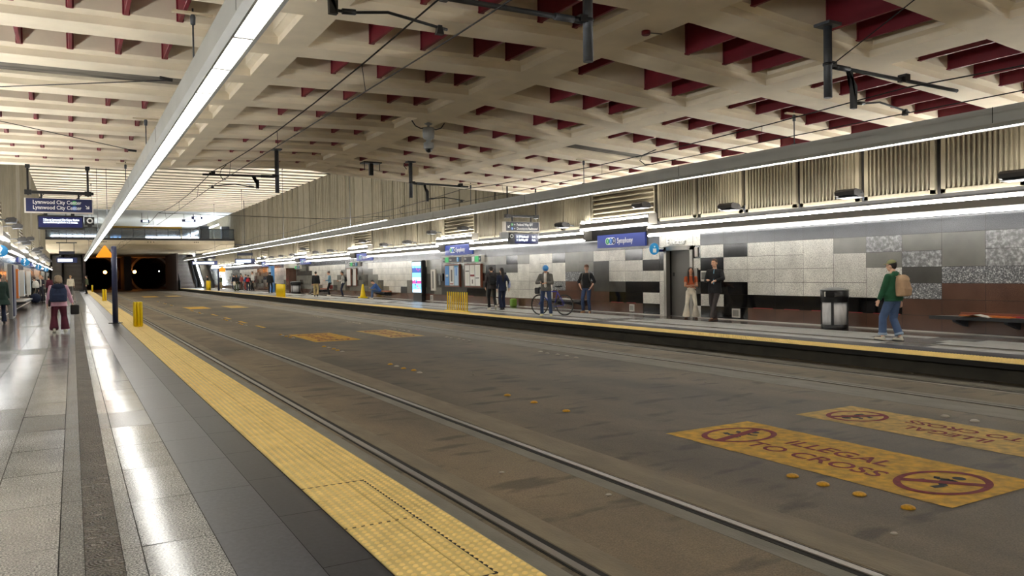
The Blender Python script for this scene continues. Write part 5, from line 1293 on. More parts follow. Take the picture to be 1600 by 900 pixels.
    # ---- trousers
    if bottom:
        q = MB(); bk = bottom.get('bulk', 1.0)*w; hr = bottom.get('hem', .055); hemz = bottom.get('hemz', .05)
        loft(q, T, [(-.1, .15, .115, 0), (-.03, .162, .125, -.005), (.05, .148, .112, 0), (bottom.get('waist', .12), .134, .1, .003)], k=s*w*1.0)
        for i in (0, 1):
            hj, kn, an, heel, fd, fu = joints[i]; d = (kn-an).normalized()
            hem_p = an-d*(.085-hemz)*s*0 + (-d)*max(0, .045-hemz+.02)*s if hemz < .3 else kn+(an-kn)*(1-(hemz-.08)/.42)
            if hemz < .3: hem_p = an+d*(hemz-.05)*s
            cap(q, hj, kn, .088*s*bk, .064*s*bk, 14); kr = .062*s*bk
            mid = kn+(hem_p-kn)*.5
            cap(q, kn, mid, kr, (kr+hr*s)/2, 14); cap(q, mid, hem_p, (kr+hr*s)/2, hr*s, 14, flat=True)
        me2 = remesh(q, vx*1.1, 3, bottom['m']); to = link(bottom.get('name', 'trousers'), me2, root, bottom.get('label'))
        if bottom.get('cuff'):
            for i in (0, 1):
                hj, kn, an, heel, fd, fu = joints[i]; d = (kn-an).normalized(); c0 = an+d*(hemz-.05)*s
                q = MB(); q.tube([c0-d*.005, c0+d*.045*s], [hr*s*1.12, hr*s*1.12], 16); link('cuff', remesh(q, vx, 1, bottom['cuff']), root)
        if bottom.get('belt'): pass
    # ---- shoes
    for i in (0, 1):
        hj, kn, an, heel, fd, fu = joints[i]; sd_ = fd.cross(fu).normalized(); M = Matrix((sd_, fd, fu)).transposed()
        q = MB(); B = heel
        def F(x, y, z): return B+M @ (Vector((x, y, z))*s)
        cap(q, F(0, -.03, .035), F(0, .05, .035), .036*s, .04*s, 12); cap(q, F(0, .05, .032), F(.0, .155, .028), .042*s, .034*s, 12); cap(q, F(0, -.02, .05), F(0, -.0, shoes.get('shaft', .1)), .036*s, .036*s, 12, flat=True)
        v0 = len(q.v)
        q.v = [tuple(v) for v in q.v]
        me3 = remesh(q, vx, 2, shoes['m'])
        inv = M.inverted()
        for v in me3.vertices:
            l = inv @ (v.co-B)
            if l.z < .004*s: l.z = .004*s; v.co = B+M @ l
        so = link('shoe', me3, root)
        q = MB(); pl = [(x*s, y*s) for x, y in ((-.034, -.055), (.034, -.055), (.042, .02), (.044, .11), (.03, .175), (0, .195), (-.03, .175), (-.044, .11), (-.042, .02))]
        hh = shoes.get('sole', .018)*s
        q.prism(pl, 'z', 0, hh, M=Matrix.Translation(B) @ M.to_4x4()); so2 = q
        o2 = bpy.data.objects.new('sole', q.mesh([shoes.get('sole_m', shoes['m'])])); C.objects.link(o2); o2.parent = so
        if shoes.get('heel'):
            q = MB(); q.tube([F(0, -.045, .0), F(0, -.035, .05)], [.009*s, .022*s], 8); o3 = bpy.data.objects.new('heel', q.mesh([shoes['m']])); C.objects.link(o3); o3.parent = so
    # ---- top
    if top:
        q = MB(); bk = top.get('bulk', 1.06)*w; hem = top.get('hem', .06); bel = top.get('belly', 0)
        if hem < 0: lo = [(-hem, .138, .1, 0)]
        else: lo = [(-hem, .165+top.get('flare', 0), .122+top.get('flare', 0), 0), (-hem*.4, .165+top.get('flare', 0)*.5, .122, 0)]
        rings = lo+[z_ for z_ in [(.06, .152+bel, .112+bel, bel*.6), (.14, .146+bel, .108+bel, bel*.8), (.25, .155, .112+bel*.4, .004), (.36, .172, .113, 0), (.44, .162, .095, -.005), (.485, .115, .075, -.008), (.515, .068, .062, -.008)] if z_[0] > -hem+.02]
        loft(q, T, rings, k=s*bk)
        for i in (0, 1):
            sh, el, wr = joints[2+i]; sl = top.get('sleeve', 'long'); r0 = .062*s*top.get('bulk', 1.06)
            cap(q, T((-1, 1)[i]*.08*w, -.005, .46), sh, .05*s, r0*.98)
            if sl == 'long': cap(q, sh, el, r0, .05*s*bk); cap(q, el, wr-(wr-el).normalized()*.015*s, .05*s*bk, .036*s*bk, flat=True)
            elif sl == 'short': cap(q, sh, sh+(el-sh)*.55, r0, .062*s*bk, flat=True)
            elif sl == 'three': cap(q, sh, el, r0, .052*s*bk); cap(q, el, el+(wr-el)*.35, .05*s*bk, .046*s*bk, flat=True)
        if top.get('hood'):
            cap(q, T(-.07, -.06, .5), T(.07, -.06, .5), .055*s, .055*s); cap(q, T(-.085, .0, .5), T(-.04, -.05, .52), .035*s, .05*s); cap(q, T(.085, .0, .5), T(.04, -.05, .52), .035*s, .05*s); q.ell(T(0, -.09, .47), (.1*s, .06*s, .07*s), 12)
        if top.get('collar'): cap(q, T(-.06, -.02, .52), T(.06, -.02, .52), .03*s, .03*s)
        me4 = remesh(q, vx*1.1, 3, top['m']); tp = link(top.get('name', 'jacket'), me4, root, top.get('label'))
        if top.get('inner'):
            q = MB(); y1_ = .127*bk; pts = [T(-.02, .085*bk, .5), T(-.028, .118*bk, .42), T(-.03, y1_, .3), T(-.02, y1_+.002+bel, .1)]; pts2 = [T(.02, .085*bk, .5), T(.028, .118*bk, .42), T(.03, y1_, .3), T(.02, y1_+.002+bel, .1)]
            for a, b_ in zip(pts, pts[1:]): pass
            q.add([*pts, *pts2], [(i_, i_+1, 5+i_, 4+i_) for i_ in range(3)]); 
            q2 = MB(); [cap(q2, (pts[i_]+pts2[i_])/2-R_ @ Vector((0, .022, 0)), (pts[i_+1]+pts2[i_+1])/2-R_ @ Vector((0, .022, 0)), top.get('iw', .04)*s, top.get('iw', .04)*s) for i_ in range(3)]
            link('shirt', remesh(q2, vx, 2, top['inner']), root)
        if top.get('band'):
            q = MB(); loft(q, T, [(-hem-.012, .167*bk, .125*bk, 0), (-hem+.03, .165*bk, .123*bk, 0)], k=s); link('hem_band', q.mesh([top['band']]), tp)
    # ---- hair and hats
    hs = hair.get('style'); hm = hair.get('m')
    if hs:
        q = MB(); E = lambda c, r: q.ell(Hd(*c), tuple(a*s for a in r), 18, M=E3)
        if hs in ('short', 'cap'):
            E((0, -.026, .038), (.083, .094, .092)); E((0, -.06, -.01), (.07, .05, .06))
            if hs == 'short': E((0, .03, .098), (.055, .045, .025))
        elif hs == 'bob':
            E((0, -.028, .045), (.108, .112, .102)); E((-.07, -.02, -.03), (.042, .075, .085)); E((.07, -.02, -.03), (.042, .075, .085)); E((0, -.075, -.03), (.1, .055, .085))
        elif hs == 'long':
            E((0, -.024, .038), (.088, .098, .094)); E((0, -.07, -.02), (.075, .045, .09))
            for sd in (-1, 1):
                cap(q, Hd(sd*.065, -.01, .03), Hd(sd*.085, -.005, -.1), .03*s, .032*s); cap(q, Hd(sd*.085, -.005, -.1), T(sd*.08, .085, .40), .032*s, .03*s); cap(q, T(sd*.08, .085, .40), T(sd*.085, .12, .28), .03*s, .014*s)
            cap(q, Hd(0, -.08, -.02), T(0, -.1, .38), .06*s, .05*s)
        elif hs == 'back':
            E((0, -.024, .038), (.088, .098, .094)); cap(q, Hd(0, -.07, -.0), T(0, -.09, .36), .07*s, .06*s); cap(q, T(0, -.09, .36), T(0, -.1, .22), .06*s, .03*s)
        elif hs == 'bun':
            E((0, -.024, .038), (.086, .096, .093)); E((0, -.09, .09), (.04, .04, .04))
        ho = link('hair', remesh(q, vx, 2, hm), root)
    if hat == None: pass
    elif hat['kind'] == 'cap':
        q = MB(); q.ell(Hd(0, -.012, .052), (.092*s, .102*s, .088*s), 20, M=E3); me5 = remesh(q, vx*.8, 1, hat['m'])
        co = link('cap', me5, root)
        # cut the crown off below the brow line
        import bmesh as _b
        bm = _b.new(); bm.from_mesh(me5); _b.ops.bisect_plane(bm, geom=bm.verts[:]+bm.edges[:]+bm.faces[:], plane_co=Hd(0, 0, .05), plane_no=HM @ Vector((0, -.12, -1)), clear_outer=True); bm.to_mesh(me5); bm.free()
        q = MB(); n = 12; up_ = []
        pl = [Hd(.075*math.cos(t), .055+.115*math.sin(t), .052-.02*math.sin(t)) for t in [PI*i/n for i in range(n+1)]]; off = HM @ Vector((0, 0, .006))*s
        q.add(pl+[p+off for p in pl], [list(range(n+1))[::-1], list(range(n+1, 2*n+2))]+[[i, i+1, n+2+i, n+1+i] for i in range(n)]+[[n, 0, n+1, 2*n+1]])
        o_ = bpy.data.objects.new('visor', q.mesh([hat['m']])); C.objects.link(o_); o_.parent = co
    elif hat['kind'] == 'helmet':
        q = MB(); q.ell(Hd(0, -.01, .055), (.105*s, .13*s, .095*s), 20, M=E3)
        me5 = remesh(q, vx*.8, 1, hat['m']); import bmesh as _b
        bm = _b.new(); bm.from_mesh(me5); _b.ops.bisect_plane(bm, geom=bm.verts[:]+bm.edges[:]+bm.faces[:], plane_co=Hd(0, 0, .03), plane_no=HM @ Vector((0, -.1, -1)), clear_outer=True); bm.to_mesh(me5); bm.free(); co = link('helmet', me5, root)
        q = MB()
        for k in range(-2, 3): q.tube([Hd(k*.032, .115*math.cos(t), .058+.092*math.sin(t)*(1-abs(k)*.1)) for t in [PI*(.12+.76*i/8) for i in range(9)]], .006*s, 5)
        o_ = bpy.data.objects.new('vent_rib', q.mesh([hat['m2']])); C.objects.link(o_); o_.parent = co
        q = MB(); q.tube([Hd(-.08, 0, .03), Hd(-.055, .03, -.08), Hd(0, .05, -.11), Hd(.055, .03, -.08), Hd(.08, 0, .03)], .004*s, 5); o_ = bpy.data.objects.new('strap', q.mesh(['eye_dark'])); C.objects.link(o_); o_.parent = co
    elif hat['kind'] == 'beanie':
        q = MB(); q.ell(Hd(0, -.015, .055), (.09*s, .1*s, .09*s), 16, M=E3); link('beanie', remesh(q, vx, 1, hat['m']), root)
    if glasses:
        q = MB()
        for sd in (-1, 1): q.tube([Hd(sd*.033+.02*math.cos(t), .094, .01+.016*math.sin(t)) for t in [2*PI*i/10 for i in range(11)]], .0025*s, 4); q.tube([Hd(sd*.053, .093, .012), Hd(sd*.076, .01, .014)], .0025*s, 4)
        g_ = bpy.data.objects.new('glasses', q.mesh(['eye_dark'])); C.objects.link(g_); g_.parent = root
    r = P(); r.root = root; r.T = T; r.s = s; r.j = joints; r.R = R_; r.Hd = Hd
    r.W = lambda v: wm(root) @ Vector(v)
    return r
def attach(name, p, label, cat):
    """a carried thing: its own top-level empty sharing the wearer's placement"""
    return tag_empty(name, p, label, cat)
def tag_empty(name, p, label, cat):
    o = bpy.data.objects.new(name, None); C.objects.link(o); o.location = p.root.location; o.rotation_euler = p.root.rotation_euler; o.empty_display_size = .1
    return tag(o, label, cat)
def backpack(p, m, lab, w=.15, d=.1, z0=.06, z1=.46, m2=None, yoff=.12, squash=1.0, near=False, side=0.0):
    s = p.s; T = p.T; r = tag_empty('backpack', p, lab, 'backpack'); v = .009 if near else .013
    q = MB(); n = 6
    rings = [(z0, w*.75, d*.7, -yoff-d*.75), (z0+.02, w*.97, d*.95, -yoff-d*.9), (z0+(z1-z0)*.4, w, d, -yoff-d*.9), (z0+(z1-z0)*.62, w*.95, d*.92, -yoff-d*.82), (z0+(z1-z0)*.82, w*.78, d*.75, -yoff-d*.68), (z1-.02, w*.5, d*.5, -yoff-d*.5), (z1, w*.25, d*.3, -yoff-d*.45)]
    loft(q, lambda x, y, z: T(x+side, y, z), rings, k=1.0); link('main_bag', remesh(q, v, 3, m), r)
    q = MB(); loft(q, lambda x, y, z: T(x+side, y, z), [(z0+.03, w*.65, d*.25, -yoff-d*1.62), (z0+(z1-z0)*.35, w*.72, d*.3, -yoff-d*1.72), (z0+(z1-z0)*.48, w*.55, d*.2, -yoff-d*1.6)], k=1.0); link('pocket', remesh(q, v, 2, m), r)
    q = MB(); q.ell(T(side, -yoff-d*.85, z1-.10), (w*.8*s, d*.95*s, .11*s), 16); q.tube([T(side-.05, -yoff-d*1.72, z1-.18), T(side-.05, -yoff-d*1.82, z0+(z1-z0)*.4)], .011*s, 5); q.tube([T(side+.05, -yoff-d*1.72, z1-.18), T(side+.05, -yoff-d*1.82, z0+(z1-z0)*.4)], .011*s, 5); link('flap', remesh(q, v, 2, m2 or m), r)
    q = MB()
    for sd in (-1, 1):
        pts = [T(sd*.07+side*.3, -yoff-.01, z1-.04), T(sd*.1, -.03, .53), T(sd*.12, .075, .47), T(sd*.135, .13, .34), T(sd*.15, .06, .22), T(sd*.13, -.09, z0+.1)]
        q.tube(pts, .017*s, 6)
    link('strap', q.mesh([m2 or m]), r)
    q = MB(); q.tube([T(-.03+side, -yoff-.03, z1-.01), T(0+side, -yoff-.035, z1+.035), T(.03+side, -yoff-.03, z1-.01)], .008*s, 6); link('handle', q.mesh([m2 or m]), r)
    return r
SK1 = 'skin_light'; skin('light', rgb(214, 166, 138)); skin('tan', rgb(186, 132, 100)); skin('brown', rgb(128, 84, 62)); skin('pale', rgb(226, 182, 156))
for n_, c in dict(pink=(214, 170, 190), wine=(92, 34, 52), navy=(38, 50, 80), green=(30, 84, 56), denim=(76, 98, 136), denimd=(48, 66, 100), denimcuff=(150, 170, 196), rust=(176, 84, 44), cream=(222, 214, 196), black=(24, 25, 28),
                  charcoal=(58, 52, 52), grey=(112, 110, 106), hoodie=(96, 94, 90), white=(214, 212, 206), khaki=(178, 160, 112), blue=(58, 96, 160), ltblue=(120, 158, 180), tanbag=(172, 142, 112), tanbag2=(140, 110, 84), tanbag3=(184, 156, 126), red=(178, 30, 48), olive=(84, 92, 66),
                  navyd=(24, 34, 60), brown=(96, 66, 54), darkgreen=(30, 52, 46), suit=(36, 36, 48), cap_olive=(150, 152, 108), cap_brown=(110, 76, 58), redbrown=(150, 70, 66), lilac=(150, 160, 196), bagdark=(50, 38, 40)).items(): cloth(n_, rgb(*c))
for n_, c in dict(grey=(160, 142, 118), black=(26, 20, 18), brown=(70, 48, 34), dark=(40, 28, 22), blond=(170, 134, 88)).items(): mat('hair_'+n_, rgb(*c), .6, var=.2, scale=20, bump=.6, bscale=60, stretch=(1, 1, .2))
mat('shoe_white', rgb(214, 208, 192), .5); mat('shoe_black', rgb(26, 24, 24), .4); mat('shoe_brown', rgb(92, 64, 48), .5); mat('shoe_tan', rgb(176, 136, 100), .5); mat('shoe_cream', rgb(220, 214, 170), .5)
mat('helmet_blue', rgb(28, 130, 214), .35); mat('helmet_pale', rgb(120, 190, 230), .35)
c_ = lambda n: 'cloth_'+n

# ---- woman in pink walking away with the navy backpack
p = person((-.35, 25.1), math.radians(0), 1.62, 'woman in a pink top and wine trousers walking away on the near platform', 'skin_pale',
   dict(m=c_('pink'), hem=.14, bulk=1.2, flare=.03, belly=.03, name='pink_top', sleeve='long'), dict(m=c_('wine'), hem=.125, bulk=1.22, hemz=.05), dict(m='shoe_white'), dict(style='bob', m='hair_grey'),
   dict(lean=6, w=1.1, feet=[(-.12, -.14, 0.03, 6, 16), (.14, .16, 0, -14, 0)], hands=[(-.30, .02, .84), (.36, .10, .86)], head=(0, 12)), near=True)
backpack(p, c_('navy'), 'navy backpack worn by the woman in the pink top', .235, .12, -.02, .53, c_('navyd'), .12, near=True)
r = tag_empty('shoulder_bag', p, 'small dark brown bag hanging at the left hip of the woman in pink', 'bag'); q = MB(); loft(q, lambda x, y, z: p.T(x-.24, y, z), [(-.14, .03, .09, 0), (.0, .035, .1, 0), (.08, .02, .08, 0)]); link('bag', remesh(q, .01, 2, c_('bagdark')), r)
q = MB(); q.tube([p.T(-.24, 0, .06), p.T(-.2, .02, .3), p.T(-.12, 0, .52)], .008, 5); link('strap', q.mesh([c_('bagdark')]), r)
r = tag_empty('handbag', p, 'black boxy bag carried in the right hand of the woman in pink', 'bag'); q = MB(); q.bbox(.28, .50, .05, .17, .48, .76, .02); link('case', q.mesh(['black_plastic']), r); q = MB(); q.tube([(.33, .11, .76), (.34, .11, .84), (.42, .11, .84), (.43, .11, .76)], .008, 5); link('handle', q.mesh(['black_plastic']), r)

# ---- person in green hoodie and olive cap walking along the far platform
p = person((14.38, 9.68), math.radians(4), 1.66, 'person in a green hoodie, olive cap and blue jeans walking left on the far platform', 'skin_pale',
   dict(m=c_('green'), hem=.06, bulk=1.2, belly=.035, hood=True, name='hoodie', sleeve='long', band=c_('green')), dict(m=c_('denim'), hem=.082, bulk=1.15, hemz=.1, cuff=c_('denimcuff'), name='jeans'), dict(m='shoe_white', sole_m='shoe_black', sole=.022), dict(style='cap', m='hair_black'),
   dict(lean=1, w=1.1, feet=[(-.1, .17, 0.0, 4, -6), (.09, -.1, 0, -4, 0)], hands=[(-.25, .18, .86), (.26, -.02, .84)], head=(6, 2), curl=.7), near=True, hat=dict(kind='cap', m=c_('cap_olive')), glasses=True)
backpack(p, c_('tanbag'), 'tan canvas backpack worn by the person in the green hoodie', .19, .13, .03, .48, c_('tanbag3'), .11, near=True)

# ---- couple by the elevator
ang = math.radians(137)
p = person((16.2, 17.5), math.radians(140), 1.60, 'woman in a rust top and wide cream trousers with folded arms by the elevator', 'skin_tan',
   dict(m=c_('rust'), hem=-.06, bulk=.98, sleeve='short', name='top'), dict(m=c_('cream'), hem=.13, bulk=1.0, hemz=.06, waist=.15), dict(m='shoe_brown', heel=True), dict(style='long', m='hair_dark'),
   dict(lean=-2, w=.92, feet=[(-.13, .0, 0.02, 12, 6), (.14, .08, 0.02, -22, 6)], hands=[(.03, .19, 1.13), (-.02, .225, 1.07)], head=(4, -10), elbow=[(-.9, -.1, -.6), (.9, -.1, -.6)], curl=.4), near=True)
p = person((16.25, 16.55), math.radians(100), 1.84, 'tall man in a dark jacket turned toward the woman in the rust top', 'skin_light',
   dict(m=c_('black'), hem=.16, bulk=1.1, name='jacket', collar=True, inner=c_('ltblue'), iw=.014), dict(m=c_('charcoal'), hem=.075, bulk=1.05, name='trousers'), dict(m='shoe_brown', sole_m='shoe_black'), dict(style='short', m='hair_brown'),
   dict(lean=-1, twist=20, w=1.0, feet=[(-.05, .22, 0, 10, 0), (.10, -.16, 0, -30, 0)], hands=[(-.22, .28, 1.12), (.02, .32, 1.14)], head=(-14, 4), elbow=[(-1, -.5, -.5), (.9, -.7, -.6)], curl=1.0), near=True)

# ---- man with brown cap, hands in pockets, by the bench
p = person((16.25, 23.0), math.radians(128), 1.76, 'man in a black sweater, jeans and brown cap with hands in pockets by the wall', 'skin_pale',
   dict(m=c_('black'), hem=.05, bulk=1.03, name='sweater', sleeve='three'), dict(m=c_('denimd'), hem=.062, bulk=1.0, name='jeans'), dict(m='shoe_tan'), dict(style='cap', m='hair_brown'),
   dict(lean=-1, feet=[(-.11, .03, 0, 18, 0), (.12, .03, 0, -16, 0)], hands=[(-.2, .10, .92), (.2, .10, .92)], head=(10, -3), elbow=[(-1, -.5, 0), (1, -.5, 0)]), near=True, hat=dict(kind='cap', m=c_('cap_brown')))
backpack(p, c_('grey'), 'grey backpack on one shoulder of the man with the brown cap', .13, .09, .05, .45, c_('hoodie'), .1, side=.12)

# ---- cyclist looking at phone
p = person((14.03, 22.25), math.radians(140), 1.76, 'cyclist in a blue helmet and grey hoodie standing over a phone beside a bicycle', 'skin_light',
   dict(m=c_('hoodie'), hem=.07, bulk=1.14, name='hoodie', hood=True, inner=c_('white'), iw=.05, sleeve='long'), dict(m=c_('denimd'), hem=.062, bulk=1.02, name='jeans'), dict(m='shoe_cream'), dict(style='cap', m='hair_brown'),
   dict(lean=6, feet=[(-.16, .02, 0, 14, 0), (.14, .02, 0, -14, 0)], hands=[(-.04, .30, 1.12), (.12, .30, 1.13)], head=(8, 32), elbow=[(-1, -.4, -.7), (1, -.4, -.7)], curl=.9), near=True, hat=dict(kind='helmet', m='helmet_blue', m2='helmet_pale'))
r = tag_empty('phone', p, 'dark phone held in both hands by the cyclist in the blue helmet', 'phone'); q = MB(); q.bbox(-.0, .075, -.005, .005, -.07, .07, .003, M=Matrix.Translation((.02, .42, 1.15)) @ Matrix.Rotation(-1.0, 4, 'X')); link('case', q.mesh(['black_plastic']), r)

def bicycle(rear, front, lab):
    rear, front = Vector(rear), Vector(front); d = (front-rear); wb = d.length; d.normalize(); a = math.atan2(d.y, d.x)
    r = thing('bicycle', (rear.x, rear.y, 0), lab, 'bicycle', a); M = wm(r); R = .345
    mat('bike_blue', rgb(58, 60, 168), .3); mat('tyre', rgb(18, 18, 19), .7)
    def B(q, name, m, parent=r):
        me = q.mesh([m] if isinstance(m, str) else m); o = bpy.data.objects.new(name, me); C.objects.link(o); o.parent = parent; return o
    for cx in (0, wb):
        q = MB(); n = 40; q.tube([(cx+R*math.cos(2*PI*i/n), 0, R+.01+R*math.sin(2*PI*i/n)) for i in range(n+1)], .018, 8); o = B(q, 'wheel', 'tyre')
        q = MB(); q.tube([(cx+(R-.022)*math.cos(2*PI*i/n), 0, R+.01+(R-.022)*math.sin(2*PI*i/n)) for i in range(n+1)], .01, 6); B(q, 'rim', 'steel_dark', o)
        q = MB()
        for i in range(20): t = 2*PI*i/20; q.tube([(cx, .02*(-1)**i, R+.01), (cx+(R-.02)*math.cos(t), 0, R+.01+(R-.02)*math.sin(t))], .0018, 4)
        q.tube([(cx, -.05, R+.01), (cx, .05, R+.01)], .018, 8); B(q, 'spokes', 'steel', o)
    z = R+.01; bb = (wb*.42, 0, z-.06); st = (wb*.27, 0, z+.46); ht = (wb*.82, 0, z+.46); hb = (wb*.85, 0, z+.32); ra = (0, 0, z)
    q = MB()
    for a_, b_ in ((bb, st), (st, ht), (bb, hb), (ht, hb)): q.tube([a_, b_], .018, 8)
    for sd in (-.05, .05): q.tube([(0, sd, z), (bb[0], sd*.6, bb[2])], .01, 6); q.tube([(0, sd, z), (st[0], sd*.3, st[2]-.03)], .01, 6)
    B(q, 'frame', 'bike_blue')
    q = MB()
    for sd in (-.05, .05): q.tube([(hb[0], sd*.6, hb[2]), (wb*.93, sd, z+.1), (wb, sd, z)], .012, 6)
    B(q, 'fork', 'bike_blue')
    q = MB(); q.tube([st, (wb*.24, 0, z+.62)], .014, 6); B(q, 'seat_post', 'steel')
    q = MB(); q.ell((wb*.21, 0, z+.635), (.13, .07, .03), 12); q.ell((wb*.29, 0, z+.635), (.1, .03, .025), 10); B(q, 'saddle', 'tyre')
    q = MB(); q.tube([ht, (wb*.8, 0, z+.56), (wb*.86, 0, z+.6)], .014, 6); q.tube([(wb*.82, -.29, z+.62), (wb*.87, -.1, z+.6), (wb*.87, .1, z+.6), (wb*.82, .29, z+.62)], .014, 6); B(q, 'handlebar', 'black_metal')
    q = MB(); q.lathe([(.09, 0), (.09, .006)], (bb[0], .03, bb[2]), 20, 0, Matrix.Rotation(PI/2, 3, 'X')); q.tube([(bb[0], -.06, bb[2]), (bb[0]+.1, -.06, bb[2]-.13)], .01, 6); q.tube([(bb[0], .06, bb[2]), (bb[0]-.1, .06, bb[2]+.13)], .01, 6)
    for (x, y, zz) in ((bb[0]+.1, -.1, bb[2]-.13), (bb[0]-.1, .1, bb[2]+.13)): q.box(x-.04, x+.04, y-.04, y+.04, zz-.01, zz+.01)
    B(q, 'crankset', 'steel_dark')
    q = MB(); q.bbox(wb*.92, wb*.92+.2, -.15, .15, z+.38, z+.6, .02); B(q, 'front_bag', 'black_metal')
    q = MB(); q.bbox(wb*.84, wb*.92, -.1, .12, z+.36, z+.54, .015); B(q, 'front_box', 'grey_plastic')
    return r
bicycle((14.62, 22.0), (14.2, 22.95), 'blue bicycle with a black front bag behind the cyclist on the far platform')

# ---- walking couple seen from behind
p = person((14.75, 27.5), math.radians(-14), 1.78, 'person in a dark grey hooded jacket and black trousers walking away on the far platform', 'skin_light',
   dict(m=c_('charcoal'), hem=.1, bulk=1.12, hood=True, name='hooded_jacket'), dict(m=c_('black'), hem=.06, bulk=1.0), dict(m='shoe_white'), dict(style='short', m='hair_black'),
   dict(lean=5, feet=[(-.08, .14, 0, 4, 0), (.09, -.28, .1, -4, 40)], hands=[(-.24, .1, .9), (.22, .14, 1.0)], head=(-10, 12)), near=True)
backpack(p, c_('black'), 'black backpack on the person in the dark grey hooded jacket', .14, .09, .05, .46)
p = person((15.05, 27.15), math.radians(-8), 1.72, 'person in navy clothes with long dark hair walking beside the grey jacket', 'skin_light',
   dict(m=c_('navyd'), hem=.16, bulk=1.05, name='coat'), dict(m=c_('navyd'), hem=.085, bulk=1.05), dict(m='shoe_black'), dict(style='back', m='hair_black'),
   dict(lean=3, feet=[(-.08, -.1, 0, 4, 0), (.09, .14, 0, -4, 0)], hands=[(-.24, .0, .85), (.28, -.02, .88)], head=(8, 6)))
r = tag_empty('tote_bag', p, 'white and blue tote bag hanging from the shoulder of the person in navy', 'bag'); q = MB(); loft(q, lambda x, y, z: p.T(x+.27, y-.06, z), [(-.04, .03, .11, 0), (.1, .045, .13, 0), (.24, .02, .12, 0)]); link('bag', remesh(q, .012, 2, c_('lilac')), r); q = MB(); q.tube([p.T(.26, -.12, .22), p.T(.16, -.03, .51), p.T(.26, .03, .22)], .01, 5); link('strap', q.mesh([c_('white')]), r)

# ---- seated man in blue
p = person((16.3, 45.0), math.radians(80), 1.74, 'hunched man in a blue jacket sitting on the wall bench looking at his hands', 'skin_light',
   dict(m=c_('blue'), hem=.04, bulk=1.12, name='jacket'), dict(m=c_('denim'), hem=.07, bulk=1.0, name='jeans'), dict(m='shoe_white'), dict(style='short', m='hair_black'),
   dict(lean=34, hipz=.50, feet=[(-.14, .46, 0, 6, 0), (.14, .40, 0, -6, 0)], hands=[(-.06, .52, .68), (.06, .52, .68)], head=(0, 24), knee=(0, 1, .8), elbow=[(-1, -.2, -.6), (1, -.2, -.6)]))
# ---- others along the far platform
p = person((16.2, 51.9), math.radians(70), 1.78, 'person in a pale jacket and dark trousers reading a phone near the distant posters', 'skin_tan',
   dict(m=c_('white'), hem=.06, bulk=1.0, name='jacket'), dict(m=c_('navyd'), hem=.06), dict(m='shoe_black'), dict(style='short', m='hair_black'), dict(hands=[(-.05, .3, 1.1), (.1, .28, 1.05)], head=(0, 15)))
backpack(p, c_('black'), 'black backpack on the person in the pale jacket near the distant posters', .12, .08, .08, .42)
p = person((16.0, 54.4), math.radians(75), 1.8, 'woman in a light blue top holding a phone left of the yellow cone', 'skin_light',
   dict(m=c_('ltblue'), hem=.04, bulk=1.0, name='top'), dict(m=c_('black'), hem=.065), dict(m='shoe_white'), dict(style='bun', m='hair_brown'), dict(hands=[(-.05, .3, 1.08), (.24, .0, .85)], head=(0, 12)))
r = tag_empty('handbag', p, 'brown handbag carried by the woman in the light blue top', 'bag'); q = MB(); q.bbox(.22, .34, -.22, .02, .5, .76, .03); link('bag', q.mesh([c_('redbrown')]), r); q = MB(); q.tube([(.27, -.18, .76), (.25, -.08, .86), (.27, .0, .76)], .008, 5); link('handle', q.mesh([c_('redbrown')]), r)
p = person((14.95, 54.2), math.radians(-20), 1.80, 'man in a black jacket and khaki trousers walking away in the distance', 'skin_light',
   dict(m=c_('black'), hem=.06, bulk=1.12, name='jacket'), dict(m=c_('khaki'), hem=.09, bulk=1.1), dict(m='shoe_black'), dict(style='short', m='hair_black'), dict(feet=[(-.1, .1, 0, 5, 0), (.1, -.2, .06, -5, 25)]))
backpack(p, c_('black'), 'black backpack with a white mark on the man in khaki trousers', .14, .08, .1, .44)
p = person((16.35, 58.6), math.radians(70), 1.75, 'person in grey sitting on the distant bench with legs stretched out', 'skin_light',
   dict(m=c_('grey'), hem=.04, name='jacket'), dict(m=c_('grey'), hem=.07), dict(m='shoe_white'), dict(style='short', m='hair_brown'), dict(lean=12, hipz=.50, feet=[(-.12, .75, 0, 6, -10), (.12, .62, 0, -6, -5)], hands=[(-.1, .3, .75), (.1, .3, .75)], knee=(0, 1, .8)))
p = person((14.9, 68.5), math.radians(-30), 1.86, 'person dressed in black seen from behind near the blue pylon', 'skin_light',
   dict(m=c_('black'), hem=.1, bulk=1.12, name='jacket', hood=True), dict(m=c_('black'), hem=.06), dict(m='shoe_black'), dict(style='short', m='hair_black'), {})
p = person((16.0, 81.5), math.radians(100), 2.0, 'tall distant man in a white shirt and dark trousers', 'skin_light', dict(m=c_('white'), hem=0, name='shirt'), dict(m=c_('black'), hem=.07), dict(m='shoe_black'), dict(style='short', m='hair_brown'), dict(feet=[(-.1, .15, 0, 5, 0), (.1, -.15, 0, -5, 0)]))
p = person((14.6, 76.5), math.radians(-20), 1.66, 'distant person in black wearing a red backpack', 'skin_tan', dict(m=c_('black'), hem=.06, name='jacket'), dict(m=c_('navyd'), hem=.07), dict(m='shoe_white'), dict(style='short', m='hair_black'), {})
backpack(p, c_('red'), 'red backpack worn by a distant passenger', .18, .12, .05, .42)
p = person((13.9, 78.5), math.radians(150), 1.7, 'distant person in green trousers holding a cream bag', 'skin_tan', dict(m=c_('black'), hem=.04, name='top'), dict(m=c_('olive'), hem=.08), dict(m='shoe_white'), dict(style='long', m='hair_black'), dict(hands=[(-.15, .25, 1.0), (.2, .2, 1.0)]))
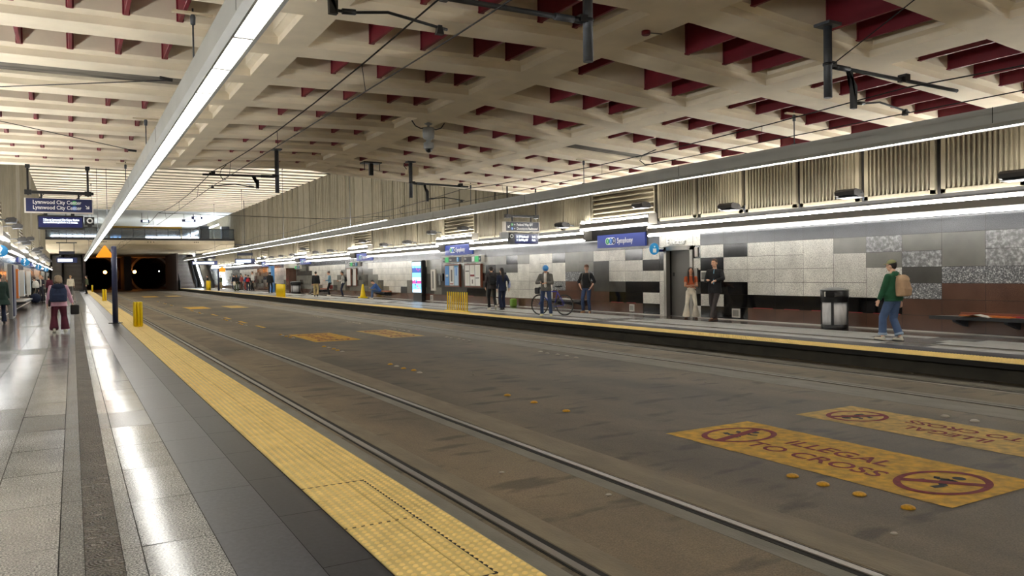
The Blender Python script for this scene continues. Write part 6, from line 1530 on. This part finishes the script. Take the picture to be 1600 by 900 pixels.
r = tag_empty('tote_bag', p, 'cream bag held by the distant person in green trousers', 'bag'); q = MB(); loft(q, lambda x, y, z: Vector((x+.14, y+.26, z)), [(.62, .13, .05, 0), (.8, .14, .06, 0), (.98, .1, .03, 0)]); link('bag', remesh(q, .012, 2, c_('cream')), r)
p = person((15.9, 84.5), math.radians(60), 1.72, 'distant person in a blue jacket turned to the left', 'skin_light', dict(m=c_('blue'), hem=.06, name='jacket'), dict(m=c_('redbrown'), hem=.08), dict(m='shoe_black'), dict(style='short', m='hair_brown'), dict(hands=[(-.1, .3, 1.0), (.1, .3, 1.0)]))
for (x, y, rz, hh, top, bot, lab) in ((16.0, 92, 30, 1.75, 'navyd', 'navyd', 'distant passenger in navy behind the far sign post'), (15.0, 95, 200, 1.7, 'olive', 'khaki', 'distant passenger in olive clothes near the escalator'), (13.9, 97, 90, 1.7, 'black', 'black', 'distant passenger in black near the foot of the escalator'), (16.2, 88.5, 120, 1.72, 'redbrown', 'brown', 'distant passenger in reddish clothes by the far litter bin')):
    person((x, y), math.radians(rz), hh, lab, 'skin_light', dict(m=c_(top), hem=.08, name='jacket', bulk=1.1), dict(m=c_(bot), hem=.07), dict(m='shoe_black'), dict(style='short', m='hair_black'), {})

# ---- near platform, left side
p = person((-2.16, 31.3), math.radians(10), 1.74, 'person in a dark green coat cut off by the left edge of the view', 'skin_light',
   dict(m=c_('darkgreen'), hem=.28, bulk=1.3, flare=.08, name='coat'), dict(m=c_('navyd'), hem=.08), dict(m='shoe_black'), dict(style='short', m='hair_black'), dict(feet=[(-.1, .1, 0, 5, 0), (.1, -.15, 0, -5, 10)]))
p = person((-1.82, 57.9), math.radians(200), 1.80, 'grey haired man in a dark suit standing with luggage on the near platform', 'skin_pale',
   dict(m=c_('suit'), hem=.14, bulk=1.12, name='suit_jacket', inner=c_('white')), dict(m=c_('suit'), hem=.07), dict(m='shoe_black'), dict(style='short', m='hair_blond'), dict(hands=[(-.1, .28, 1.1), (.28, .1, .85)], head=(20, 10)))
p = person((-2.08, 56.9), math.radians(20), 1.7, 'traveller with a pale backpack beside the man in the suit', 'skin_light', dict(m=c_('black'), hem=.06, name='jacket'), dict(m=c_('black'), hem=.07), dict(m='shoe_black'), dict(style='short', m='hair_brown'), {})
backpack(p, c_('white'), 'pale grey backpack on the traveller beside the man in the suit', .2, .13, .05, .5)
r = thing('wheeled_bag', (-1.98, 56.2, 0), 'round navy wheeled bag standing on the near platform beside the man in the suit', 'luggage')
q = MB(); q.ell((-2.0, 56.1, .33), (.3, .2, .3), 18); o = bpy.data.objects.new('bag', remesh(q, .02, 2, c_('navyd'))); o.data.transform(wm(r).inverted()); C.objects.link(o); o.parent = r
MB().tube([(-2.2, 56.1, .05), (-1.8, 56.1, .05)], .04, 8).build('wheel', 'black_plastic', r); MB().tube([(-2.0, 56.2, .5), (-2.0, 56.35, .95)], .015, 6).build('handle', 'steel', r)
p = person((-1.72, 59.5), math.radians(160), 1.74, 'person in grey talking to the man in the suit', 'skin_light', dict(m=c_('grey'), hem=.1, name='jacket', bulk=1.1), dict(m=c_('black'), hem=.07), dict(m='shoe_black'), dict(style='short', m='hair_brown'), dict(hands=[(-.05, .3, 1.1), (.1, .3, 1.1)]))
p = person((-1.5, 65.5), math.radians(10), 1.76, 'person in a wine coloured jacket in the group left of the woman in pink', 'skin_light', dict(m=c_('wine'), hem=.08, name='jacket', bulk=1.12), dict(m=c_('black'), hem=.07), dict(m='shoe_black'), dict(style='short', m='hair_black'), {})
p = person((-.95, 67.5), math.radians(0), 1.78, 'person in black just left of the head of the woman in pink', 'skin_light', dict(m=c_('black'), hem=.08, name='jacket', bulk=1.12), dict(m=c_('black'), hem=.07), dict(m='shoe_black'), dict(style='short', m='hair_black'), {})
p = person((-.15, 74), math.radians(0), 1.82, 'person in a cream top walking ahead to the right of the woman in pink', 'skin_light', dict(m=c_('cream'), hem=.1, name='top', bulk=1.1), dict(m=c_('grey'), hem=.08), dict(m='shoe_white'), dict(style='bun', m='hair_blond'), dict(feet=[(-.1, .15, 0, 5, 0), (.1, -.2, .05, -5, 20)]))
p = person((1.22, 86), math.radians(90), 1.8, 'person in dark clothes standing by the end of the near platform beside the track', 'skin_light', dict(m=c_('olive'), hem=.06, name='jacket', bulk=1.2), dict(m=c_('black'), hem=.08), dict(m='shoe_black'), dict(style='short', m='hair_black'), {})
